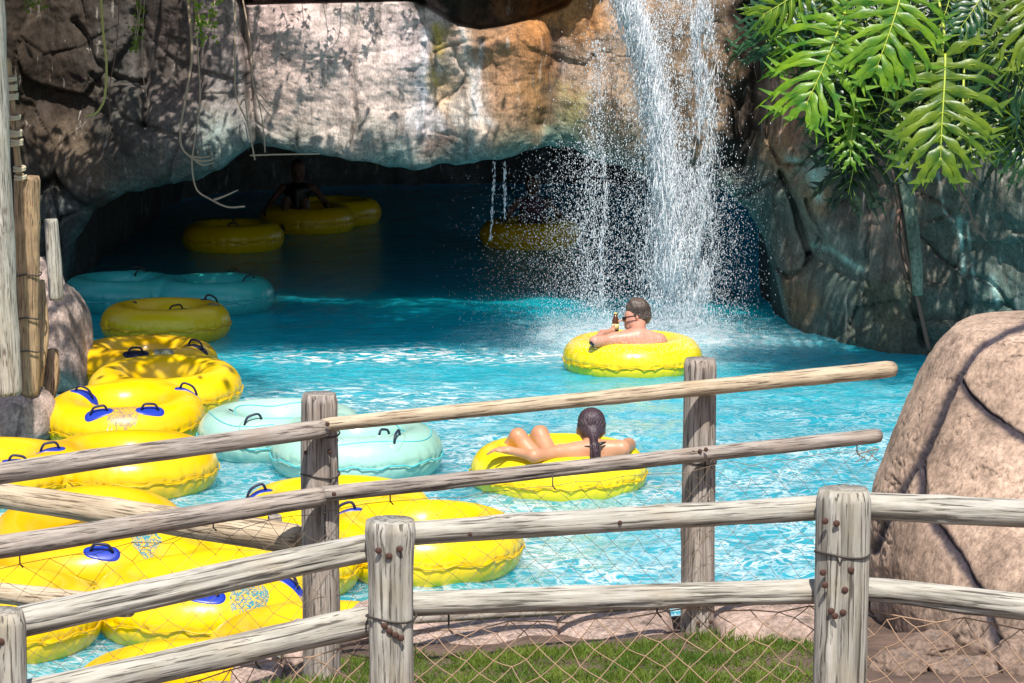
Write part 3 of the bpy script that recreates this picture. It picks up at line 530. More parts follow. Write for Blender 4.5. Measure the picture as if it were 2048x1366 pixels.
def patch(root, f, x, y, rx, ry, rot, mat, name='emblem'):
    V = [(x, y)]; nr, na = 8, 36
    for i in range(1, nr+1):
        for k in range(na):
            a = 2*math.pi*k/na; w = 1+.1*math.sin(3*a+1)+.06*math.sin(7*a); u, v = rx*i/nr*math.cos(a)*w, ry*i/nr*math.sin(a)*w; V.append((x+u*math.cos(rot)-v*math.sin(rot), y+u*math.sin(rot)+v*math.cos(rot)))
    V = np.array(V); V3 = np.c_[V, top_z(f, V[:, 0], V[:, 1])+.0035]
    Fc = [(0, 1+k, 1+(k+1) % na) for k in range(na)]+[(1+(i-1)*na+k, 1+i*na+k, 1+i*na+(k+1) % na, 1+(i-1)*na+(k+1) % na) for i in range(1, nr) for k in range(na)]
    build(name, V3, Fc, mat, root)
SP = .475
def get_proto(kind):
    if kind in _protos: return _protos[kind]
    if kind == 'single': f = tube_sdf([0.], .43, .175); V, Q = sdf_mesh(f, (-.66, -.66, -.22), (.66, .66, .22), .019)
    else: f = tube_sdf([-SP, SP], .43, .175); V, Q = sdf_mesh(f, (-1.14, -.66, -.22), (1.14, .66, .22), .02)
    o_ = build('inflated_body', V, Q, None); me = o_.data; bpy.data.objects.remove(o_); _protos[kind] = (me, f); return _protos[kind]
def tube(kind, x, y, z, yaw, mat, label, handles=(), emblem=None, pm=None, hm=None, tilt=(0, 0), group='inflatable tubes in the pool', seam=True, sc=1.):
    me, f = get_proto(kind); root = empty('inflatable_tube' if kind == 'single' else 'double_inflatable_tube', (x, y, z)); root.rotation_euler = (tilt[0], tilt[1], yaw); root.scale = (sc,)*3
    tag(root, label, 'pool tube', group)
    o = bpy.data.objects.new('inflated_body', me.copy()); S.collection.objects.link(o); o.parent = root; o.data.materials.clear(); o.data.materials.append(mat)
    g = MB(); cs_ = [0.] if kind == 'single' else [-SP, SP]; am_ = math.pi if kind == 'single' else math.pi-math.acos(SP/.612)
    for cx in cs_:
        n_s = 120; pts = []
        for k in range(n_s+1):
            a = -am_+2*am_*k/n_s; a = a if cx >= 0 else math.pi-a; wv = .010*math.sin(a*13+label.__len__())+.004*math.sin(a*31); pts.append((cx+.611*math.cos(a), .611*math.sin(a), wv-.004))
        g.sweep(pts, .0055, 5)
    g.build('seam', M['seam'] if mat in (M['amber'], M['lemon']) else M['aqua_line'], root)
    for h in handles:
        if abs(float(top_z(f, np.array([h[0]]), np.array([h[1]]))[0])) < .03: print('OUT', label[:30], h)
    for h in handles: handle(root, f, h[0], h[1], h[2], pm or M['blue'], hm or M['navy'], *(h[3:]))
    va = .9+len(label)*.37; cxv = 0 if kind == 'single' else SP; patch(root, f, cxv+.36*math.cos(va), .36*math.sin(va), .02, .02, 0, M['navy'], 'valve')
    if emblem: patch(root, f, *emblem)
    return root
zc = .125
def TY(px, d): return X(px, d), d
def lab2(a, b): return ((a[0]+b[0])/2, (a[1]+b[1])/2), math.atan2(b[1]-a[1], b[0]-a[0])
H0 = [(.0, -.47, 0), (.0, .47, 0)]
HD = [(-.62, -.42, -.3), (-.62, .42, .3), (.62, -.42, .3), (.62, .42, -.3)]
def hd(*pxd, root, f=None): pass
def local(c, yaw, px, d):            # pixel position -> tube local xy
    x, y = X(px, d)-c[0], d-c[1]; return (x*math.cos(-yaw)-y*math.sin(-yaw), x*math.sin(-yaw)+y*math.cos(-yaw))
def dy(py, z=.29):                   # forward distance of a point at pixel row py and height z
    return float(Wz(1024, py, z)[1])
def snap(kind, x, y):                # keep a fitting on the crown of the ring
    cx = 0 if kind == 'single' else (SP if x > 0 else -SP); a, r = math.atan2(y, x-cx), math.hypot(x-cx, y); r = min(max(r, .35), .50); return cx+r*math.cos(a), r*math.sin(a)
def place(kind, A, B, mat, label, hs=(), em=None, pm=None, hm=None, tilt=(0, 0), z=zc):
    if kind == 'single': c = TY(*A); yaw = B or 0
    else: c, yaw = lab2(TY(*A), TY(*B))
    HL = [(*snap(kind, *local(c, yaw, h[0], dy(h[1]))), h[2]-yaw) + tuple(h[3:]) for h in hs]; E = None
    if em: E = (*snap(kind, *local(c, yaw, em[0], dy(em[1]))), em[2], em[3], -yaw, em[4])
    return tube(kind, c[0], c[1], z, yaw, mat, label, HL, E, pm, hm, tilt)
place('single', (470, 32.6), 0, M['amber'], 'dim yellow tube floating deepest left inside the cave', [(470, 450, 0)])
place('double', (618, 34.6), (672, 35.5), M['amber'], 'dim yellow double tube with a seated rider deep in the cave')
place('single', (1060, 32.9), .3, M['amber'], 'dim yellow tube inside the cave behind the falling droplets')
place('double', (245, 27.45), (433, 27.3), M['teal'], 'teal double tube in the shade at the left of the cave mouth', [(275, 550, .2), (312, 532, 0), (495, 540, -.2), (460, 560, 0)], None, M['teal'], M['black'])
place('single', (333, 25.4), .2, M['lemon'], 'shaded lemon single tube floating alone in front of the teal double tube', [(353, 620, 0), (425, 602, .3)], (428, 612, .06, .07, M['emblem_w']), M['navy'], M['black'])
place('single', (290, 22.45), 1.2, M['amber'], 'leaf-dappled yellow tube tucked behind the amber double tube', [(258, 740, 0), (392, 713, -.3)], (358, 740, .08, .12, M['emblem_w']), M['navy'], M['navy'], z=.2)
place('double', (250, 20.35), (325, 21.2), M['amber'], 'amber double tube with four handles and a grey emblem beside the left rocks', [(197, 790, 0), (380, 786, 0), (148, 838, .2), (347, 832, .3)], (235, 850, .12, .2, M['emblem_g']), z=.16, tilt=(0, -.07))
place('double', (245, 18.4), (-20, 18.15), M['amber'], 'yellow double tube lying left under the upper rail of the far fence', [(95, 905, .3), (145, 971, .2)])
place('double', (710, 19.0), (562, 19.72), M['mint'], 'pale mint double tube floating behind the far fence', [(475, 856, .3), (575, 918, -.3), (850, 893, 1.3), (760, 870, 1.)], None, M['mint'], M['navy'])
t9 = place('single', (172, 15.85), 0, M['amber'], 'raised yellow tube with an olive brown floor behind the netting', [(205, 1098, .05)], (315, 1078, .1, .1, M['emblem']), tilt=(.20, 0), z=.17)  # the olive brown floor is only the shade disc added below
g = MB(); a_ = np.linspace(0, 2*math.pi, 40, endpoint=False); g.add([(0, 0, .02)]+[(.38*math.cos(t), .38*math.sin(t), .055+.01*math.sin(5*t)) for t in a_], [(0, 1+k, 1+(k+1) % 40) for k in range(40)]); g.build('hole_shade_disc', M['hole_shade'], t9)  # added brown disc stands in for the shade inside the tube's hole
place('double', (405, 14.65), (500, 15.45), M['amber'], 'yellow double tube with a printed emblem just left of the far fence post', [(408, 1218, 0), (583, 1163, -.2)], (552, 1210, .1, .16, M['emblem']))
place('single', (-38, 14.25), .4, M['amber'], 'yellow tube in the bottom left corner behind the near post', [])
place('double', (392, 12.75), (632, 13.45), M['amber'], 'nearest yellow double tube against the bank stones', [(70, 1350, 0)][:0], (545, 1312, .12, .16, M['emblem']))
place('double', (852, 16.0), (662, 16.85), M['amber'], 'yellow double tube straddling behind the tallest near post', [(497, 988, .3), (687, 1024, 0)])
place('single', (1118, 18.5), 0, M['lemon'], 'bright lemon tube carrying the woman with wet dark hair', [], z=.085)
place('single', (1265, 23.55), 0, M['lemon'], 'bright lemon tube carrying the man under the waterfall', [], z=.085)
mt = [o for o in S.objects if o.name.startswith('double_inflatable_tube') and 'mint' in o.get('label', '')][0]; fm = get_proto('double')[1]
for cx in (-SP, SP):
    for r0_, a0, a1 in ((.34, .3, 5.2), (.53, 2.2, 5.6), (.44, 5.2, 5.9)):
        a_ = np.linspace(a0, a1, 40); xx_ = cx+(r0_+.02*np.sin(a_*4))*np.cos(a_+(cx > 0)*math.pi); yy_ = (r0_+.02*np.sin(a_*4))*np.sin(a_+(cx > 0)*math.pi); g = MB(); g.sweep(np.c_[xx_, yy_, top_z(fm, xx_, yy_)+.001], .0045, 5); g.build('welt', M['aqua_line'], mt)
# ================================================================ PEOPLE
def capsules(parts, k=.03):
    A = np.array([p[0] for p in parts]); B = np.array([p[1] for p in parts]); ra = np.array([p[2] for p in parts]); rb = np.array([p[3] for p in parts])
    ks = np.array([p[4] if len(p) > 4 else k for p in parts])
    def f(P_):
        d = None
        for a, b, r0, r1, kk in zip(A, B, ra, rb, ks):
            v = b-a; L = max((v*v).sum(), 1e-9); t = np.clip(((P_-a)@v)/L, 0, 1); e = np.linalg.norm(P_-a-t[:, None]*v, axis=1)-(r0+(r1-r0)*t)
            if d is None: d = e
            else: h = np.clip(.5+.5*(e-d)/kk, 0, 1); d = e*(1-h)+d*h-kk*h*(1-h)
        return d
    return f
def body_mesh(name, parts, mat, parent, origin, res=.011, k=.03):
    f = capsules(parts, k); pts = np.array([p[0] for p in parts]+[p[1] for p in parts]); mr = max(max(p[2], p[3]) for p in parts)
    V, Q = sdf_mesh(f, pts.min(0)-mr-.03, pts.max(0)+mr+.03, res); return build(name, V-np.array(origin), Q, mat, parent)
def hand(parts, wrist, direction, up, side=1, r=.0085, curl=.5, L=.17):
    w = np.array(wrist); d = np.array(direction, float); d /= np.linalg.norm(d); u = np.array(up, float); u -= d*(u@d); u /= np.linalg.norm(u); s = np.cross(d, u)*side
    pm = w+d*L*.5; parts.append((w, w+d*L*.2, .024, .027, .02)); 
    for i, (o, ln) in enumerate(((-.030, .92), (-.010, 1.0), (.010, .95), (.029, .78))):
        k0 = w+d*L*.48+s*o; parts.append((w+d*L*.12+s*o*.6, k0, .016, .013, .012)); k1 = k0+(d*math.cos(curl)-u*math.sin(curl))*L*.26*ln; k2 = k1+(d*math.cos(2*curl)-u*math.sin(2*curl))*L*.22*ln
        parts.append((k0, k1, r*1.05, r, .004)); parts.append((k1, k2, r, r*.85, .004))
    t0 = w+d*L*.15-s*.03; t1 = t0+(d*.6-s*.8)*L*.2; parts.append((w+d*L*.08, t0, .018, .012, .012)); parts.append((t0, t1, .0115, .01, .006)); parts.append((t1, t1+(d*.95-s*.2)*L*.17, .010, .008, .004))
# ---- woman (seen from behind, lying back in her tube, knees up to the left)
D0 = 18.5; q = lambda px, py, dd: P(px, py, D0+dd)
root = empty('person', (X(1118, D0), D0, .1)); og = (X(1118, D0), D0, .1); tag(root, 'woman with wet dark ponytail seen from behind, knees up in a lemon tube', 'person')
sh_l, sh_r = q(1122, 905, -.40), q(1243, 898, -.34); nk = q(1184, 896, -.33); hip = q(1120, 960, .02)
pr = [(q(1184, 892, -.30), q(1182, 870, -.24), .047, .050), (q(1182, 862, -.20), q(1182, 844, -.20), .084, .084), (q(1178, 872, -.14), q(1178, 856, -.13), .05, .05), (q(1182, 868, -.1), q(1182, 864, -.085), .018, .014, .01),
      (sh_l, nk, .055, .06), (nk, sh_r, .06, .058), (q(1155, 918, -.34), q(1208, 914, -.30), .085, .085, .06), (q(1180, 925, -.26), q(1165, 960, -.08), .11, .11, .05), (q(1165, 960, -.05), hip, .11, .13, .05),
      (sh_l, q(1068, 912, -.52), .046, .040), (q(1068, 912, -.52), q(1020, 901, -.42), .038, .026),
      (sh_r, q(1257, 890, -.04), .052, .046), (q(1257, 890, -.04), q(1240, 893, .25), .04, .026),
      (hip, q(1080, 868, .28), .085, .056), (q(1080, 868, .28), q(1035, 925, .40), .054, .04), (q(1105, 960, -.05), q(1036, 873, .05), .085, .055), (q(1036, 873, .05), q(998, 915, .2), .052, .038),
      (q(998, 915, .2), q(985, 905, .34), .035, .025), (q(1035, 925, .4), q(1018, 912, .52), .035, .025),
      (q(1157, 866, -.19), q(1157, 858, -.19), .014, .016, .01), (q(1207, 866, -.19), q(1207, 858, -.19), .014, .016, .01)]
hand(pr, q(1020, 901, -.42), (-1, .25, .06), (0, 0, 1), 1, curl=.35); hand(pr, q(1240, 893, .25), (-.3, 1, -.1), (0, 0, 1), -1, curl=.3)
bd = body_mesh('body', pr, M['skin_w'], root, og)
hp = [(q(1183, 856, -.215), q(1183, 842, -.20), .094, .093), (q(1184, 864, -.26), q(1187, 874, -.32), .058, .034, .03), (q(1187, 874, -.32), q(1190, 890, -.40), .030, .024, .012), (q(1190, 890, -.40), q(1192, 903, -.43), .027, .022, .01), (q(1192, 903, -.43), q(1190, 920, -.44), .024, .012, .01)]
fh = capsules(hp); V, Q = sdf_mesh(lambda p: fh(p)+.004*np.sin(p[:, 2]*150+p[:, 0]*60)*(p[:, 2] < q(0, 884, -.2)[2]), np.array([og[0]+.05, D0-.6, .0]), np.array([og[0]+.42, D0+.05, .8]), .009); build('hair', V-np.array(og), Q, M['hair_w'], root)
hc = np.array(q(1183, 849, -.207)); root_d = np.array(q(1185, 868, -.29))-hc; root_d /= np.linalg.norm(root_d); g = MB()
for k in range(130):
    d0 = rng.normal(size=3); d0[2] = abs(d0[2])*1.1-.35; d0[1] -= .3; d0 /= np.linalg.norm(d0)
    if d0@root_d > .93: continue
    g.sweep([hc-np.array(og)+(lambda v: v/np.linalg.norm(v))(d0*(1-t)+root_d*t)*np.array([.0955, .0955, .103])*1.005 for t in np.linspace(0, .93, 9)], [.0012, .0028, .0034, .0034, .0034, .0034, .003, .003, .002], 4)
for k in range(26):
    o_ = rng.normal(size=3)*.012; g.sweep([np.array(a)-np.array(og)+o_*f_ for a, f_ in zip(smooth_path([q(1186, 870, -.315), q(1190, 889, -.415), q(1192, 903, -.445), q(1190+rng.uniform(-4, 4), 922, -.45)], 4), np.linspace(1, 1.6, 13))], .0032, 4)
tag(g.build('hair_strands', M['hair_w'], root), kind='stuff')
g = MB(); g.sweep([np.array(a)-np.array(og) for a in smooth_path([q(1158, 899, -.385), q(1170, 893, -.40), q(1190, 892, -.40), q(1208, 889, -.37)], 5)], .006, 6); 
g.sweep([np.array(a)-np.array(og) for a in [q(1190, 893, -.42), q(1202, 887, -.42), q(1212, 884, -.40)]], [.006, .014, .004], 6); g.sweep([np.array(a)-np.array(og) for a in [q(1120, 928, -.42), q(1160, 930, -.43), q(1200, 928, -.41), q(1230, 924, -.36)]], .009, 6)
g.build('bikini_top', M['black'], root)
# ---- man (head turned left, sunglasses, left arm on the rim, bottle in hand)
D0 = 23.55; og = (X(1265, D0), D0, .1); root = empty('person', og); tag(root, 'bare-backed man with sunglasses and short hair holding a bottle in a lemon tube', 'person')
hd_ = q(1274, 634, -.12)
pr = [(q(1276, 668, -.26), q(1277, 648, -.14), .066, .062), (q(1277, 636, -.10), q(1278, 624, -.10), .084, .085), (q(1266, 640, -.12), q(1262, 651, -.12), .060, .048), (q(1261, 630, -.12), q(1260, 640, -.12), .05, .05), (q(1250, 637, -.12), q(1248, 641, -.12), .013, .014, .01), (q(1256, 652, -.12), q(1260, 654, -.12), .028, .03, .02), (q(1274, 634, -.215), q(1275, 641, -.21), .014, .012, .008),
      (q(1228, 679, -.36), q(1276, 674, -.32), .060, .080), (q(1276, 674, -.32), q(1318, 681, -.30), .080, .060), (q(1262, 688, -.30), q(1290, 690, -.29), .11, .11, .05), (q(1276, 700, -.1), q(1270, 720, .05), .13, .14, .05), (q(1270, 720, .05), q(1240, 735, .2), .13, .14),
      (q(1228, 679, -.36), q(1190, 683, -.44), .053, .042), (q(1190, 683, -.44), q(1205, 668, -.05), .042, .032), (q(1205, 668, -.05), q(1226, 662, .12), .032, .026), (q(1318, 681, -.30), q(1338, 698, .1), .055, .045), (q(1338, 698, .1), q(1310, 690, .35), .042, .03),
      (q(1240, 735, .2), q(1215, 680, .55), .09, .06), (q(1215, 680, .55), q(1200, 700, .8), .056, .045), (q(1255, 735, .2), q(1268, 690, .6), .09, .06), (q(1268, 690, .6), q(1260, 710, .85), .056, .045)]
hand(pr, q(1226, 664, .12), (.25, .15, 1), (-1, 0, .2), 1, curl=.55, L=.15); hand(pr, q(1310, 690, .35), (-.4, 1, -.2), (0, 0, 1), -1, curl=.3)
body_mesh('body', pr, M['skin_m'], root, og)
hp = [(q(1279, 626, -.10), q(1278, 616, -.10), .095, .089), (q(1284, 636, -.11), q(1284, 645, -.12), .08, .058, .03), (q(1268, 612, -.11), q(1264, 615, -.11), .07, .055, .03)]
fh = capsules(hp); build('hair', *(lambda VQ: (VQ[0]-np.array(og), VQ[1]))(sdf_mesh(lambda p: fh(p)+.004*pn(p[:, 0]*45, p[:, 1]*45, p[:, 2]*45)+np.maximum(0, (q(1260, 630, 0)[0]-p[:, 0]))*.9*(p[:, 2] < q(0, 624, -.1)[2]), np.array([og[0]-.15, D0-.35, .4]), np.array([og[0]+.25, D0+.12, .95]), .009)), M['hair_m'], root)
hc = np.array(q(1278, 622, -.10)); g = MB()
for k in range(700):
    d0 = rng.normal(size=3); d0[2] = abs(d0[2])*1.0-.25; d0 /= np.linalg.norm(d0)
    if d0[0] < -.45 and d0[2] < .45: continue
    p0 = hc-np.array(og)+d0*.084; t_ = np.cross(d0, rng.normal(size=3)); g.sweep([p0, p0+d0*.012+t_*.008, p0+d0*.018+t_*.018+np.array([0, 0, -.003])], [.0032, .0026, .001], 3, False)
tag(g.build('hair_tufts', M['hair_m'], root), kind='stuff')
g = MB(); e = np.array(og); g.sweep([q(1272, 632, -.225)-e, q(1262, 633, -.215)-e, q(1250, 635, -.19)-e], .006, 6); g.sweep([q(1250, 636, -.19)-e, q(1247, 637, -.14)-e, q(1247, 637, -.07)-e], [.013, .016, .014], 8); g.build('sunglasses', M['black'], root)
g = MB(); g.sweep([q(1188, 684, -.45)-e, q(1182, 690, -.46)-e], [.04, .028], 8); g.build('armband', M['black'], root)
bt = empty('bottle', tuple(q(1231, 662, .12))); tag(bt, 'dark bottle with a yellow label held up in front of the man\'s face', 'bottle')
g = MB(); g.sweep([(0, 0, 0), (0, 0, .095), (0, 0, .12), (0, 0, .15)], [.03, .03, .022, .013], 14); g.build('glass_body', M['glass_brown'], bt)
g = MB(); g.sweep([(0, 0, .015), (0, 0, .065)], .0312, 14); g.build('bottle_label', M['label_y'], bt); g = MB(); g.sweep([(0, 0, .148), (0, 0, .162)], .015, 10); g.build('cap', M['label_y'], bt)
# ---- dim riders in the cave
def rider(px, D, zz, lab, shirt):
    o3 = np.array((X(px, D), D, zz)); root = empty('person', tuple(o3)); tag(root, lab, 'person')
    A = lambda x, y, z: np.array((x, y, z))+o3
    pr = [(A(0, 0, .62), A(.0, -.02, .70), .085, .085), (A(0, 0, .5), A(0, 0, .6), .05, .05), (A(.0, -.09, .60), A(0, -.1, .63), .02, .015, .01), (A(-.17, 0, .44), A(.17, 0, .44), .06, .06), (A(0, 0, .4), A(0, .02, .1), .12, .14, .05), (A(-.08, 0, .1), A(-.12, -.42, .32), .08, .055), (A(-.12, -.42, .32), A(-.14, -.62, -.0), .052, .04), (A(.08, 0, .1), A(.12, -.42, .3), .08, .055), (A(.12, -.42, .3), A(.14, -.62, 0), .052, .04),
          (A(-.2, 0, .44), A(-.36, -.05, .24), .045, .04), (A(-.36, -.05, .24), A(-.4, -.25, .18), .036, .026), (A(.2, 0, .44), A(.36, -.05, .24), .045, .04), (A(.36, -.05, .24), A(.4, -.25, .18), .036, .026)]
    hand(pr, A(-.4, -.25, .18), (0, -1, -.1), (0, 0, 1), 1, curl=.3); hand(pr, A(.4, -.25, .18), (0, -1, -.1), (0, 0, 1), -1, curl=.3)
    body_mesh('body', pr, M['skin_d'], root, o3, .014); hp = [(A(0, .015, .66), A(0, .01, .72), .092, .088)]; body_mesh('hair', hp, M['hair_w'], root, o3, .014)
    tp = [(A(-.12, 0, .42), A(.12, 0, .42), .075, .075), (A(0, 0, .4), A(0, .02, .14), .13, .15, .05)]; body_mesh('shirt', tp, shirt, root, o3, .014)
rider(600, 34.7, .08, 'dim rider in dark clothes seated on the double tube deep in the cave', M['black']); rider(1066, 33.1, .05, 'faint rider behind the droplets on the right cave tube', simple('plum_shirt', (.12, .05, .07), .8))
# ================================================================ FENCES
def log(name, A, B, r0, r1, mat, parent, seed, bend=.0, cracks=3, n=40, knots=3, seg=None, off=(0, 0, 0), dome=.14, sag=(0, 0, 0), flare=0):
    A = np.array(A, float); B = np.array(B, float); L = np.linalg.norm(B-A); seg = seg or max(24, int(L/.03)); rg = np.random.default_rng(seed)
    t = np.linspace(0, 1, seg); th = np.linspace(0, 2*math.pi, n, endpoint=False); T, TH = np.meshgrid(t, th, indexing='ij'); r = r0+(r1-r0)*T
    Lz = T*L; r = r*(1+.085*pn(np.cos(TH)*1.0+seed, np.sin(TH)*1.0, Lz*2.2)+.018*pn(np.cos(TH)*5, np.sin(TH)*5+seed, Lz*4))
    for i in range(cracks):
        c0 = rg.uniform(0, 2*math.pi); z0 = rg.uniform(0, L); ln = rg.uniform(.15, .7)*min(L, 1.5)
        c = c0+.25*np.sin(Lz*3+i)+.1*pn(Lz*6, i+.5); da = (TH-c+math.pi) % (2*math.pi)-math.pi
        r = r-r0*rg.uniform(.15, .34)*np.exp(-(da/rg.uniform(.05, .10))**2)*np.clip(1-((Lz-z0)/ln)**2, 0, 1)
    for i in range(knots):
        c0 = rg.uniform(0, 2*math.pi); z0 = rg.uniform(.1, .9)*L; da = ((TH-c0+math.pi) % (2*math.pi)-math.pi)*r0; e = (da/.03)**2+((Lz-z0)/.05)**2
        r = r+r0*.12*np.exp(-e)-r0*.25*np.exp(-e*12)
    if flare: r = r*(1+flare*np.clip(1-(L-Lz)/.16, 0, 1)**1.5)
    # rounded sawn ends
    ed = np.clip(np.minimum(Lz, L-Lz)/(r0*dome+1e-6), 0, 1); r = r*(.90+.10*np.sqrt(1-(1-ed)**2))
    bx = bend*np.sin(T*math.pi*1.0+seed)+bend*.5*np.sin(T*7+seed*2)-bend*(math.sin(seed)*(1-T)+math.sin(math.pi+seed)*T)*.9; by = bend*.6*np.sin(T*4.2+seed*1.7)
    Vv = np.stack([r*np.cos(TH)+bx, r*np.sin(TH)+by*.5, Lz], -1).reshape(-1, 3); ii = np.arange(seg*n).reshape(seg, n); jj = np.roll(ii, -1, 1)
    Fc = [tuple(x) for x in np.stack([ii[:-1], jj[:-1], jj[1:], ii[1:]], -1).reshape(-1, 4)]
    V = list(map(tuple, Vv)); c0, c1 = len(V), len(V)+1; V += [(bx[0, 0], by[0, 0]*.5, .004), (bx[-1, 0], by[-1, 0]*.5, L-.004)]
    Fc += [(c0, int(jj[0, k]), int(ii[0, k])) for k in range(n)]+[(c1, int(ii[-1, k]), int(jj[-1, k])) for k in range(n)]
    o = build(name, V, Fc, mat, parent); base = np.array(parent.location) if parent else np.zeros(3)
    o.location = tuple(A-base); o.rotation_euler = Vector(B-A).to_track_quat('Z', 'Y').to_euler(); return o
def bolts(parent, pts, r=.011):
    for p in pts:
        bm = bmesh.new(); bmesh.ops.create_uvsphere(bm, u_segments=12, v_segments=8, radius=r); me = bpy.data.meshes.new('bolt'); bm.to_mesh(me); bm.free()
        o = bpy.data.objects.new('bolt', me); me.materials.append(M['bolt']); o.scale = (1, .45, 1); S.collection.objects.link(o); o.parent = parent; o.location = tuple(np.array(p)-np.array(parent.location))
def band(parent, post, z, r):
    g = MB(); c = np.array(post); b = np.array(parent.location); g.sweep([np.array((c[0]+r*math.cos(t), c[1]+r*math.sin(t), z+.006*math.sin(t*2)))-b for t in np.linspace(0, 2*math.pi, 37)], .0035, 5, False); g.build('wire_band', M['wire'], parent)
def net(parent, top, H, cell, seed, mat, r=.0024, off=0., knots=True, lay=0, fold=.02, cut=None):
    """knotted diamond mesh hung from a polyline (list of 3-D points), H metres deep"""
    rg = np.random.default_rng(seed); top = [np.array(p) for p in top]; L = np.cumsum([0]+[np.linalg.norm(b-a) for a, b in zip(top[:-1], top[1:])]); tx = np.array(top)
    at = lambda s: np.array([np.interp(s, L, tx[:, i]) for i in range(3)])
    nxn = int(L[-1]/cell); ny = int(H/(cell*.9)*2); g = MB(); G = {}; b = np.array(parent.location)
    for i in range(nxn*2+1):
        s0 = i*cell/2
        for j in range(ny+1):
            if (i+j) % 2: continue
            s = s0+rg.normal()*cell*.055+.14*cell*math.sin(j*.35+i*.11); p = at(np.clip(s, 0, L[-1])); dz = j*cell*.45+rg.normal()*cell*.06+.24*cell*math.sin(i*.23+seed)*(j > 0)
            G[(i, j)] = p-b+np.array([0, fold*math.sin(i*.6+j*.3+seed)+off, -dz])
    K = []
    for (i, j), p in G.items():
        for q_ in ((i+1, j+1), (i-1, j+1)):
            if q_ in G and rg.random() > .035: g.sweep([p, (p+G[q_])/2+np.array([0, 0, -.0015]), G[q_]], r, 4, False)
        K.append(p)
    # knots
    for p in K: g.add([p+np.array(v)*r*2.1 for v in ((1, 0, 0), (-1, 0, 0), (0, 1, 0), (0, -1, 0), (0, 0, 1), (0, 0, -1))], [(0, 2, 4), (2, 1, 4), (1, 3, 4), (3, 0, 4), (2, 0, 5), (1, 2, 5), (3, 1, 5), (0, 3, 5)])
    tl = [G[k] for k in sorted(k for k in G if k[1] == 0)]; g.sweep(tl, r*1.4, 5, False)
    o = g.build('netting', mat, parent)
    # hooks that carry the net
    for k in range(2, len(tl)-1, 7):
        hk = MB(); hk.sweep([tl[k]+np.array([0, .0, .05]), tl[k], tl[k]+np.array([.012, -.004, -.012])], .0028, 4); hk.build('net_hook', M['wire'], parent)
    return o
# ---- far fence
ff = empty('wooden_fence', (X(1024, 10.6), 10.6, .85)); tag(ff, 'far log fence with blonde top rail at the pool edge, two grey posts and netting', 'fence')
def zat(py, d): return float(P(1024, py, d)[2])
pa = (X(638, 10.27), 10.27); pb = (X(1400, 11.22), 11.22)
log('post', (*pa, .55), (*pa, zat(787, 10.27)), .073, .070, M['wood'], ff, 1, .003, 6); log('post', (*pb, .6), (*pb, zat(717, 11.22)), .072, .067, M['wood'], ff, 2, .003, 5)
log('rail', P(-90, 957, 9.55), P(652, 857, 10.15), .040, .035, M['wood'], ff, 3, .012, 4); log('rail', P(646, 851, 10.15), P(1787, 737, 11.62), .026, .036, M['wood_blonde'], ff, 4, .010, 2, knots=6)
log('rail', P(-90, 1108, 9.55), P(646, 992, 10.13), .042, .038, M['wood'], ff, 5, .010, 4); log('rail', P(632, 989, 10.15), P(1758, 873, 11.55), .030, .031, M['wood'], ff, 6, .010, 4)
log('rail', P(826, 1238, 10.42), P(1660, 1190, 11.5), .020, .020, M['wood'], ff, 7, .005, 3)
bolts(ff, [P(627, 992, 10.085), P(668, 988, 10.09), P(1386, 905, 11.03), P(1400, 902, 11.03), P(1412, 899, 11.03), P(655, 848, 10.1), P(612, 905, 10.22), P(660, 903, 10.21), P(1397, 1246, 11.14), P(1422, 1244, 11.15)], .009)
band(ff, pa, zat(950, 10.25), .074); band(ff, pa, zat(868, 10.25), .075); band(ff, pb, zat(925, 11.2), .072)
net(ff, [P(-80, 1150, 9.62), P(640, 1022, 10.18), P(1757, 898, 11.5)], 1.0, .105, 2, M['twine_shade'], .0009)
net(ff, [P(1757, 898, 11.5), P(1700, 905, 11.45)], .05, .05, 9, M['twine_shade'], .002)
# ---- near fence
nf_ = empty('wooden_fence', (X(1024, 7.4), 7.4, .95)); tag(nf_, 'nearest pale log fence with three thick bolted posts and tan diamond netting', 'fence')
p1, p2, p0 = (X(779, 7.3), 7.3), (X(1692, 7.3), 7.3), (X(-14, 6.9), 6.9)
log('post', (*p1, .6), (*p1, zat(1040, 7.3)), .064, .060, M['wood_pale'], nf_, 11, .002, 7, 56, dome=.15, flare=.2); log('post', (*p2, .6), (*p2, zat(978, 7.3)), .073, .073, M['wood_pale'], nf_, 12, .002, 6, 56, dome=.15); log('post', (*p0, .3), (*p0, zat(1222, 6.9)), .064, .064, M['wood_pale'], nf_, 13, .002, 7, 56, dome=.15)
log('rail', P(20, 1247, 6.98), P(752, 1092, 7.38), .042, .039, M['wood_pale'], nf_, 14, .008, 6); log('rail', P(810, 1068, 7.38), P(1662, 1012, 7.38), .034, .034, M['wood_pale'], nf_, 15, .006, 6, knots=5); log('rail', P(1722, 1012, 7.38), P(2130, 1030, 7.2), .037, .039, M['wood_pale'], nf_, 16, .004, 4)
log('rail', P(-60, 1410, 6.96), P(752, 1242, 7.38), .040, .043, M['wood_pale'], nf_, 17, .008, 6); log('rail', P(810, 1208, 7.38), P(1662, 1182, 7.38), .034, .034, M['wood_pale'], nf_, 18, .004, 5, knots=5); log('rail', P(1722, 1178, 7.38), P(2130, 1222, 7.2), .032, .037, M['wood_pale'], nf_, 19, .005, 4)
yf = 7.3-.069
